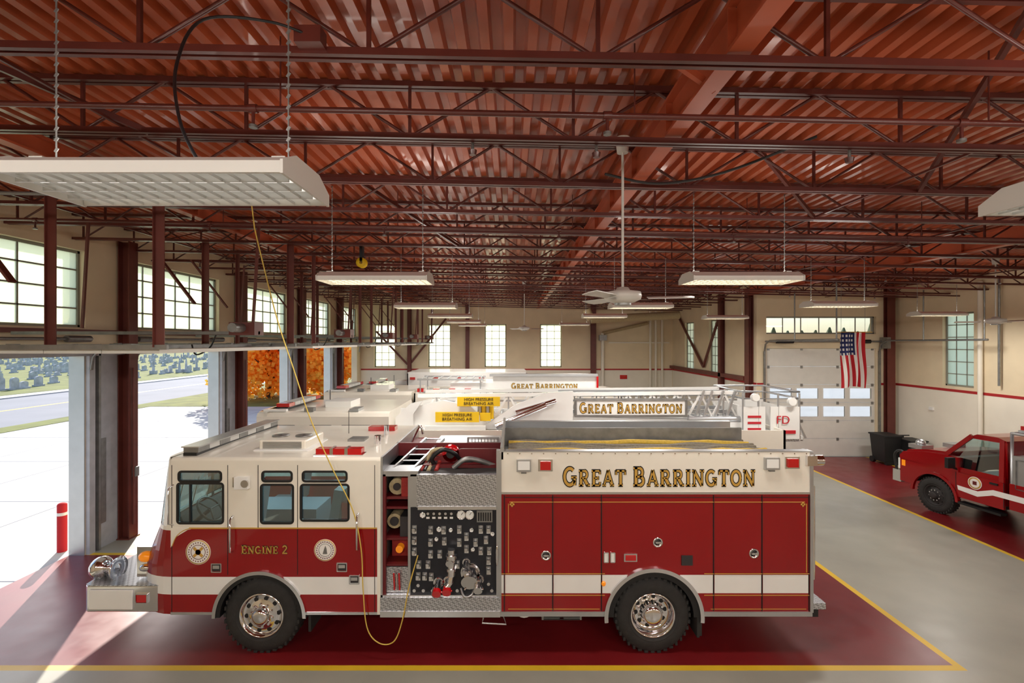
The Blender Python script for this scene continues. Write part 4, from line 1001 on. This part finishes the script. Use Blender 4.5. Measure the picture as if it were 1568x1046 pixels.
# third bay engine
E3=empty('fire_engine.001')
truck(E3,-6.1,3.4,14.9,2.6,3.0,2.55)
b=B('raised_board',E3)
w_=lambda px:(px-784)*.0209
zz_=lambda pz:4.15-(pz-523)*.0209
b.box(w_(755),w_(912),15.4,15.45,zz_(600),zz_(574),'white'); b.box(w_(750),w_(914),15.3,15.47,zz_(576),zz_(572),'alu')
lettering(b,'GREAT BARRINGTON',w_(783),w_(884),zz_(595),.15,15.4,'gold','black')
b.box(w_(690),w_(755),15.4,17,2.5,zz_(586),'white')
for k in range(4): b.box(-3.0+k*.5,-2.8+k*.5,15.3,15.5,2.55,2.66,'red2')
b.box(w_(912),w_(915),15.3,17,2.5,zz_(576),'red2')
for yy in(15.3,16.6): b.beam((-3.0,yy,2.95),(-.9,yy,2.95),.04,.06,'alu')
for k in range(8): b.cyl((-2.9+k*.27,15.3,2.95),(-2.9+k*.27,16.6,2.95),.018,'alu',8)
for xx in(-2.9,-1.): 
    for yy in(15.3,16.6): b.cyl((xx,yy,2.5),(xx,yy,2.95),.02,'alu',8)
b.done()
# fourth bay ambulance
AM=empty('ambulance')
truck(AM,-6.3,.6,19.0,2.4,2.1,2.9,lower='white',upper='white',bodycol='white')
b=B('warning_lights',AM)
for k in range(5): b.box(-4.0+k*.9,-3.8+k*.9,18.95,19.0,2.65,2.75,'red2')
b.box(-4.1,.55,19.0,21.4,2.9,2.94,'white'); b.box(-4.15,-4.1,19.2,21.2,2.6,2.85,'red2')
b.done()
# ------------------------------------------------------------------ pickup brush truck
PK=empty('brush_pickup_truck')
fw=Vector((-.17,.985,0)).normalized(); rt=Vector((fw.y,-fw.x,0))
org=Vector((10.25,11.75,0))-fw*4.65
PM=Matrix(((fw.x,rt.x,0,org.x),(fw.y,rt.y,0,org.y),(0,0,1,0),(0,0,0,1)))
b=B('pickup_body',PK,M4=PM)
W=2.0
RC=3.2  # rear of cab
for a,c in((0,.05),(W-.05,W)):
    arch_band(b,RC,5.5,.55,1.12,4.65,.42,.52,a,c,'red'); arch_band(b,0,RC-.1,.6,1.15,1.5,.42,.52,a,c,'red')
for a,c in((0,.14),(W-.14,W)): b.prism([(4.1,1.12),(5.5,1.1),(5.52,1.2),(5.42,1.32),(4.9,1.42),(4.4,1.46),(4.1,1.46)],'y',a,c,'red')
hood=[(5.5,1.1),(5.52,1.24),(5.4,1.37),(4.9,1.47),(4.4,1.52),(4.4,1.1)]
b.prism(hood,'y',.14,W-.14,'red')
b.box(RC,4.4,.05,W-.05,.55,.62,'dark')
pill=[((4.4,1.46),(3.9,2.0)),((RC+.05,1.12),(RC+.1,2.0))]
for yy in(.03,W-.03):
    lean=.1 if yy<1 else -.1
    for (a,z0),(c,z1) in pill: b.beam((a,yy,z0),(c,yy+lean,z1),.06,.09,'red')
    b.add([(4.3,yy,1.16),(3.86,yy+lean,1.97),(RC+.1,yy+lean,1.97),(RC+.05,yy,1.16)],[(0,1,2,3)],'glass')
    b.box(RC,4.4,min(yy,yy+.02),max(yy,yy+.02),1.1,1.24,'red')
b.add([(4.4,.08,1.48),(4.4,W-.08,1.48),(3.9,W-.15,1.98),(3.9,.15,1.98)],[(0,1,2,3)],'glass')
b.prism([(3.95,1.97),(3.8,2.05),(RC+.2,2.06),(RC+.03,2.0),(RC+.03,1.95),(3.95,1.94)],'y',.12,W-.12,'red')
b.box(RC,RC+.05,.1,W-.1,.62,1.97,'red')
b.box(4.2,4.38,.3,W-.3,1.1,1.42,'dark')
for y0 in(.25,1.2): b.box(RC+.2,RC+.6,y0,y0+.55,1.0,1.2,'seat'); b.box(RC+.12,RC+.22,y0,y0+.55,1.2,1.75,'seat')
# front
b.box(5.45,5.56,.2,W-.2,.75,1.15,'chrome'); b.box(5.5,5.72,.02,W-.02,.5,.8,'chrome'); b.box(5.6,5.78,.3,W-.3,.55,.7,'black')
b.box(5.4,5.56,.01,.32,.85,1.12,'face'); b.box(5.4,5.56,W-.32,W-.01,.85,1.12,'face'); b.box(5.36,5.45,-.01,.04,.95,1.1,'amber')
for yy in(.3,W-.3): b.cyl((5.74,yy,.75),(5.74,yy,1.2),.03,'black')
b.cyl((5.74,.3,1.2),(5.74,W-.3,1.2),.03,'black'); b.cyl((5.74,.3,.95),(5.74,W-.3,.95),.03,'black')
for yy in(.1,W-.1): b.tube([(5.66,yy,.7),(5.74,yy,1.15),(5.58,yy,1.3),(5.45,yy,1.2)],.03,'black',8,4)
b.box(5.15,5.5,.25,.6,1.4,1.5,'alu'); b.ell((5.3,.4,1.54),.12,.1,.1,'alu'); b.box(5.15,5.4,1.2,1.6,1.4,1.5,'alu')
b.prism([(4.1,.72),(4.12,.82),(3.7,.8),(3.4,.92),(0,.92),(0,.8),(3.4,.8),(3.7,.68)],'y',-.006,0,'white')
for xx in(4.15,RC): b.box(xx-.006,xx+.006,-.003,.001,.6,1.12,'black')
b.cyl((3.75,-.012,.97),(3.75,-.004,.97),.14,'fwhite',28); b.lathe([(.1,-.016),(.125,-.016),(.125,-.012),(.1,-.012)],(3.75,0,.97),'y','gold',28); b.box(3.71,3.79,-.016,-.012,.93,1.01,'maroon')
b.box(3.3,3.45,-.03,0,1.04,1.08,'black')
arch_trim(b,4.65,.42,.5,.06,-.03,.04,'red',0,180,24)
b.box(4.1,4.18,-.28,-.08,1.22,1.46,'black'); b.beam((4.14,-.1,1.22),(4.14,.05,1.17),.03,.04,'black')
b.box(RC,4.05,-.08,.1,.42,.47,'black')
b.box(.0,RC-.12,.05,W-.05,.7,.75,'alu'); b.box(.1,RC-.15,.02,.35,.98,1.75,'alu');b.box(.1,RC-.15,W-.35,W-.02,.98,1.75,'alu'); b.box(.1,2.7,.4,W-.4,.75,1.6,'white')
for k in range(3): rframe(b,.2+k*.95,1.1+k*.95,1.05,1.68,.03,.02,'y',0,.02,'steel')
xr=RC-.08
b.tube([(xr,.1,1.1),(xr,.1,2.2),(xr,W-.1,2.2),(xr,W-.1,1.1)],.035,'alu',8)
for yy in(.1,W-.1): b.tube([(xr,yy,2.2),(.2,yy,2.2),(.2,yy,1.5)],.03,'alu',8)
for k in range(9): b.cyl((.4+k*.32,.1,2.2),(.4+k*.32,W-.1,2.2),.02,'alu',8)
for yy in(.3,.9,1.5): b.beam((xr,yy,2.24),(.3,yy,2.24),.08,.05,'alu')
b.box(xr-.1,xr+.05,.4,W-.4,2.25,2.34,'red2'); b.lathe([(.1,0),(.3,0),(.3,.04),(.12,.04),(.12,.4),(.3,.4),(.3,.44),(.1,.44)],(2.4,.5,1.95),'y','red2',24)
b.box(.0,.1,.05,W-.05,.6,1.2,'red')
for xx in(4.65,1.5):
    wheel(b,xx,.0,.42,.42,.28,'front','dark'); wheel(b,xx,W,.42,.42,.28,'front','dark',sgn=-1)
b.cyl((4.65,.2,.42),(4.65,W-.2,.42),.06,'black');b.cyl((1.5,.2,.42),(1.5,W-.2,.42),.06,'black'); b.box(.2,5.3,.5,.6,.5,.65,'black');b.box(.2,5.3,W-.6,W-.5,.5,.65,'black')
b.done()
# ------------------------------------------------------------------ flag, bins
b=B('american_flag')
X0f,Y0f,Zt=9.12,13.4,4.4; Wd,Hh=.66,1.55
def fp(u,v):
    w=Wd*(1-.1*v)
    return (X0f+.04*v+w*u,Y0f+.07*math.sin(u*16+v*2)+.03*math.sin(v*6),Zt-Hh*v+.06*math.sin(u*3)*v)
nu,nv=26,24
for i in range(nu):
    for j in range(nv):
        u=i/nu;v=j/nv
        st=int(u*13)
        m='fred' if st%2==0 else 'fwhite'
        if v<.4 and u<.54:
            m='blue'
            if i%2==1 and j%2==1: m='fwhite'
        b.add([fp(u,v),fp(u+1/nu,v),fp(u+1/nu,v+1/nv),fp(u,v+1/nv)],[(0,1,2,3)],m,True)
b.cyl((X0f-.1,Y0f,Zt+.01),(X0f+Wd+.2,Y0f,Zt+.01),.012,'gold',8); b.cyl((X0f,Y0f,Zt),(X0f,Y0f,5.8),.005,'steel',5);b.cyl((X0f+Wd,Y0f,Zt),(X0f+Wd,Y0f,5.8),.005,'steel',5)
b.done(fix=False)
def wbin(x,y,s=1.):
    b=B('wheeled_bin',bevel=.01)
    v=[(x-.24*s,y-.28*s,.08),(x+.24*s,y-.28*s,.08),(x+.24*s,y+.28*s,.08),(x-.24*s,y+.28*s,.08),(x-.3*s,y-.34*s,.95*s),(x+.3*s,y-.34*s,.95*s),(x+.3*s,y+.34*s,.95*s),(x-.3*s,y+.34*s,.95*s)]
    b.add(v,[(3,2,1,0),(4,5,6,7),(0,1,5,4),(1,2,6,5),(2,3,7,6),(3,0,4,7)],'bin')
    b.box(x-.33*s,x+.33*s,y-.37*s,y+.37*s,.95*s,1.0*s,'bin'); b.cyl((x-.3,y+.25,.1),(x-.2,y+.25,.1),.1,'bin',16);b.cyl((x+.2,y+.25,.1),(x+.3,y+.25,.1),.1,'bin',16)
    b.box(x-.2,x+.2,y-.3,y-.2,0,.09,'bin'); b.cyl((x-.25,y+.4,.95),(x+.25,y+.4,.95),.02,'bin',8); b.done()
wbin(12.75,16.5);wbin(13.3,16.1,.9)
b=B('storage_box',bevel=.01); b.box(13.0,13.6,14.6,15.3,0.01,.5,'white'); b.box(12.97,13.63,14.57,15.33,.5,.56,'white'); b.box(13.2,13.4,14.55,14.57,.35,.45,'black'); b.done()
b=B('bollard'); b.cyl((-8.95,9.62,-.02),(-8.95,9.62,.9),.08,'fred',20); b.ell((-8.95,9.62,.9),.08,.08,.05,'fred'); b.cyl((-8.95,9.62,.7),(-8.95,9.62,.76),.083,'white',20); b.done()
# ------------------------------------------------------------------ outdoors
XW=XL-.3
def slab(name,x0,x1,y0,y1,z,m,h=.3):
    b=B(name); b.box(x0,x1,y0,y1,z-h,z,m); b.done()
b=B('apron_ground'); b.box(-23.2,XW,-30,31,-.3,-.02,'concrete')
for k in range(-5,8):
    b.box(-23.2,XW,k*4.2-.01+.0,k*4.2+.02,-.02,-.017,'asphalt')
for k in range(4): b.box(-11.5-k*3.5,-11.48-k*3.5,-30,31,-.02,-.017,'asphalt')
b.done()
slab('lawn_verge',-24.6,-23.2,-60,160,0.0,'grass'); slab('road',-37,-24.6,-60,160,-.05,'asphalt'); slab('sidewalk',-38.6,-37,-60,160,.03,'concrete')
slab('cemetery_lawn',-142,-38.6,-60,200,.05,'grass')
slab('side_lawn',-23.2,XW,31,160,.0,'grass'); slab('yard_ground',XW,160,YB+.3,200,-.03,'concrete'); slab('rear_yard_ground',XJ+.3,60,YE+.3,YB+.3,-.03,'concrete'); slab('side_yard_ground',XR+.3,60,-30,YE+.3,-.03,'concrete')
b=B('road_marking'); b.box(-30.9,-30.8,-60,160,-.05,-.045,'yellow');b.box(-30.7,-30.6,-60,160,-.05,-.045,'yellow'); b.done()
b=B('cemetery_gravestones'); random.seed(11)
for i in range(600):
    x=-42-random.random()**1.2*75; y=18+random.random()*110; s=random.uniform(.6,1.1); w=random.uniform(.6,1.0)*s; h=random.uniform(.7,1.3)*s; t=.18
    if random.random()<.85:
        p=[(y-w/2,.05),(y-w/2,h*.8)]+[(y-w/2*math.cos(a),h*.8+.2*h*math.sin(a)) for a in(.6,1.2,1.57,1.95,2.5)]+[(y+w/2,h*.8),(y+w/2,.05)]
        b.prism(p,'x',x-t/2,x+t/2,'stone'); b.box(x-t,x+t,y-w/2-.1,y+w/2+.1,.05,.2,'stone')
    else:
        b.box(x-.3,x+.3,y-.3,y+.3,.05,.5,'stone'); b.cyl((x,y,.5),(x,y,h+.9),.2,'stone',4,.12); b.cyl((x,y,h+.9),(x,y,h+1.15),.12,'stone',4,.01)
b.done()
def tree(x,y,h,r,n,name='maple_tree',zb=.3):
    b=B(name); b.cyl((x,y,0),(x,y,h*.5),.28,'bark',12,.16)
    for k in range(10):
        a=k*2.4; b.cyl((x,y,h*(.2+.03*k)),(x+r*.7*math.cos(a),y+r*.7*math.sin(a),h*(.35+.05*k)),.09,'bark',6,.02)
    blobs=[]
    for k in range(34):
        a=random.uniform(0,2*pi);d=random.uniform(.1,.8)*r; z=random.uniform(zb+.8,h*.9); blobs.append((x+d*math.cos(a),y+d*math.sin(a),z,random.uniform(.25,.42)*r))
    vs=[];fs=[]
    for i in range(n):
        c=random.choice(blobs); v=Vector((random.gauss(0,1),random.gauss(0,1),random.gauss(0,1))).normalized()*c[3]*random.uniform(.6,1)
        p=Vector(c[:3])+v
        if p.z<zb: continue
        a=Vector((random.gauss(0,1),random.gauss(0,1),random.gauss(0,1))).normalized(); d=a.orthogonal().normalized(); e=a.cross(d); s=.16
        o=len(vs); vs+=[p+d*s,p+e*s,p-d*s,p-e*s]; fs.append((o,o+1,o+2,o+3))
    b.add(vs,fs,'leaf'); b.done(fix=False)
tree(-18,36,7,4.4,9000,zb=.1); tree(-13.3,36,7,4.0,8000,zb=.1)
b=B('distant_treeline'); random.seed(4)
for i in range(60):
    a=i/60; x=-150+random.uniform(-3,3); y=-40+a*260; h=random.uniform(8,14); b.cyl((x,y,0),(x,y,h),random.uniform(3,5),'pine',9,.3)
for i in range(50):
    x=-140+i*6; b.cyl((x,207+random.uniform(-2,2),0),(x,207,random.uniform(8,14)),4,'pine',9,.3)
b.done()
# ------------------------------------------------------------------ light / world / camera
w=bpy.data.worlds.new('sky'); S.world=w; w.use_nodes=True
N=w.node_tree.nodes; L=w.node_tree.links; bg=N['Background']
sky=N.new('ShaderNodeTexSky'); sky.sky_type='NISHITA'; sky.sun_disc=False; sky.sun_elevation=math.radians(32); sky.sun_rotation=math.radians(-27); sky.dust_density=1.2
L.new(sky.outputs[0],bg.inputs[0]); bg.inputs[1].default_value=.24
sl=bpy.data.lights.new('sun','SUN'); sl.energy=7.5; sl.angle=math.radians(.5); sl.color=(1,.94,.84)
so=bpy.data.objects.new('sun',sl); COL.objects.link(so)
e=math.radians(30); d=Vector((.447*math.cos(e),-.894*math.cos(e),-math.sin(e)))
so.rotation_euler=d.to_track_quat('-Z','Y').to_euler(); so.location=(-20,40,30)
cam=bpy.data.cameras.new('camera'); cam.lens=17; cam.sensor_width=36; cam.clip_end=500
co=bpy.data.objects.new('camera',cam); COL.objects.link(co); co.location=(0,0,4.15); co.rotation_euler=(pi/2,0,0); S.camera=co
S.view_settings.view_transform='Standard'; S.view_settings.look='None'; S.view_settings.exposure=0.1
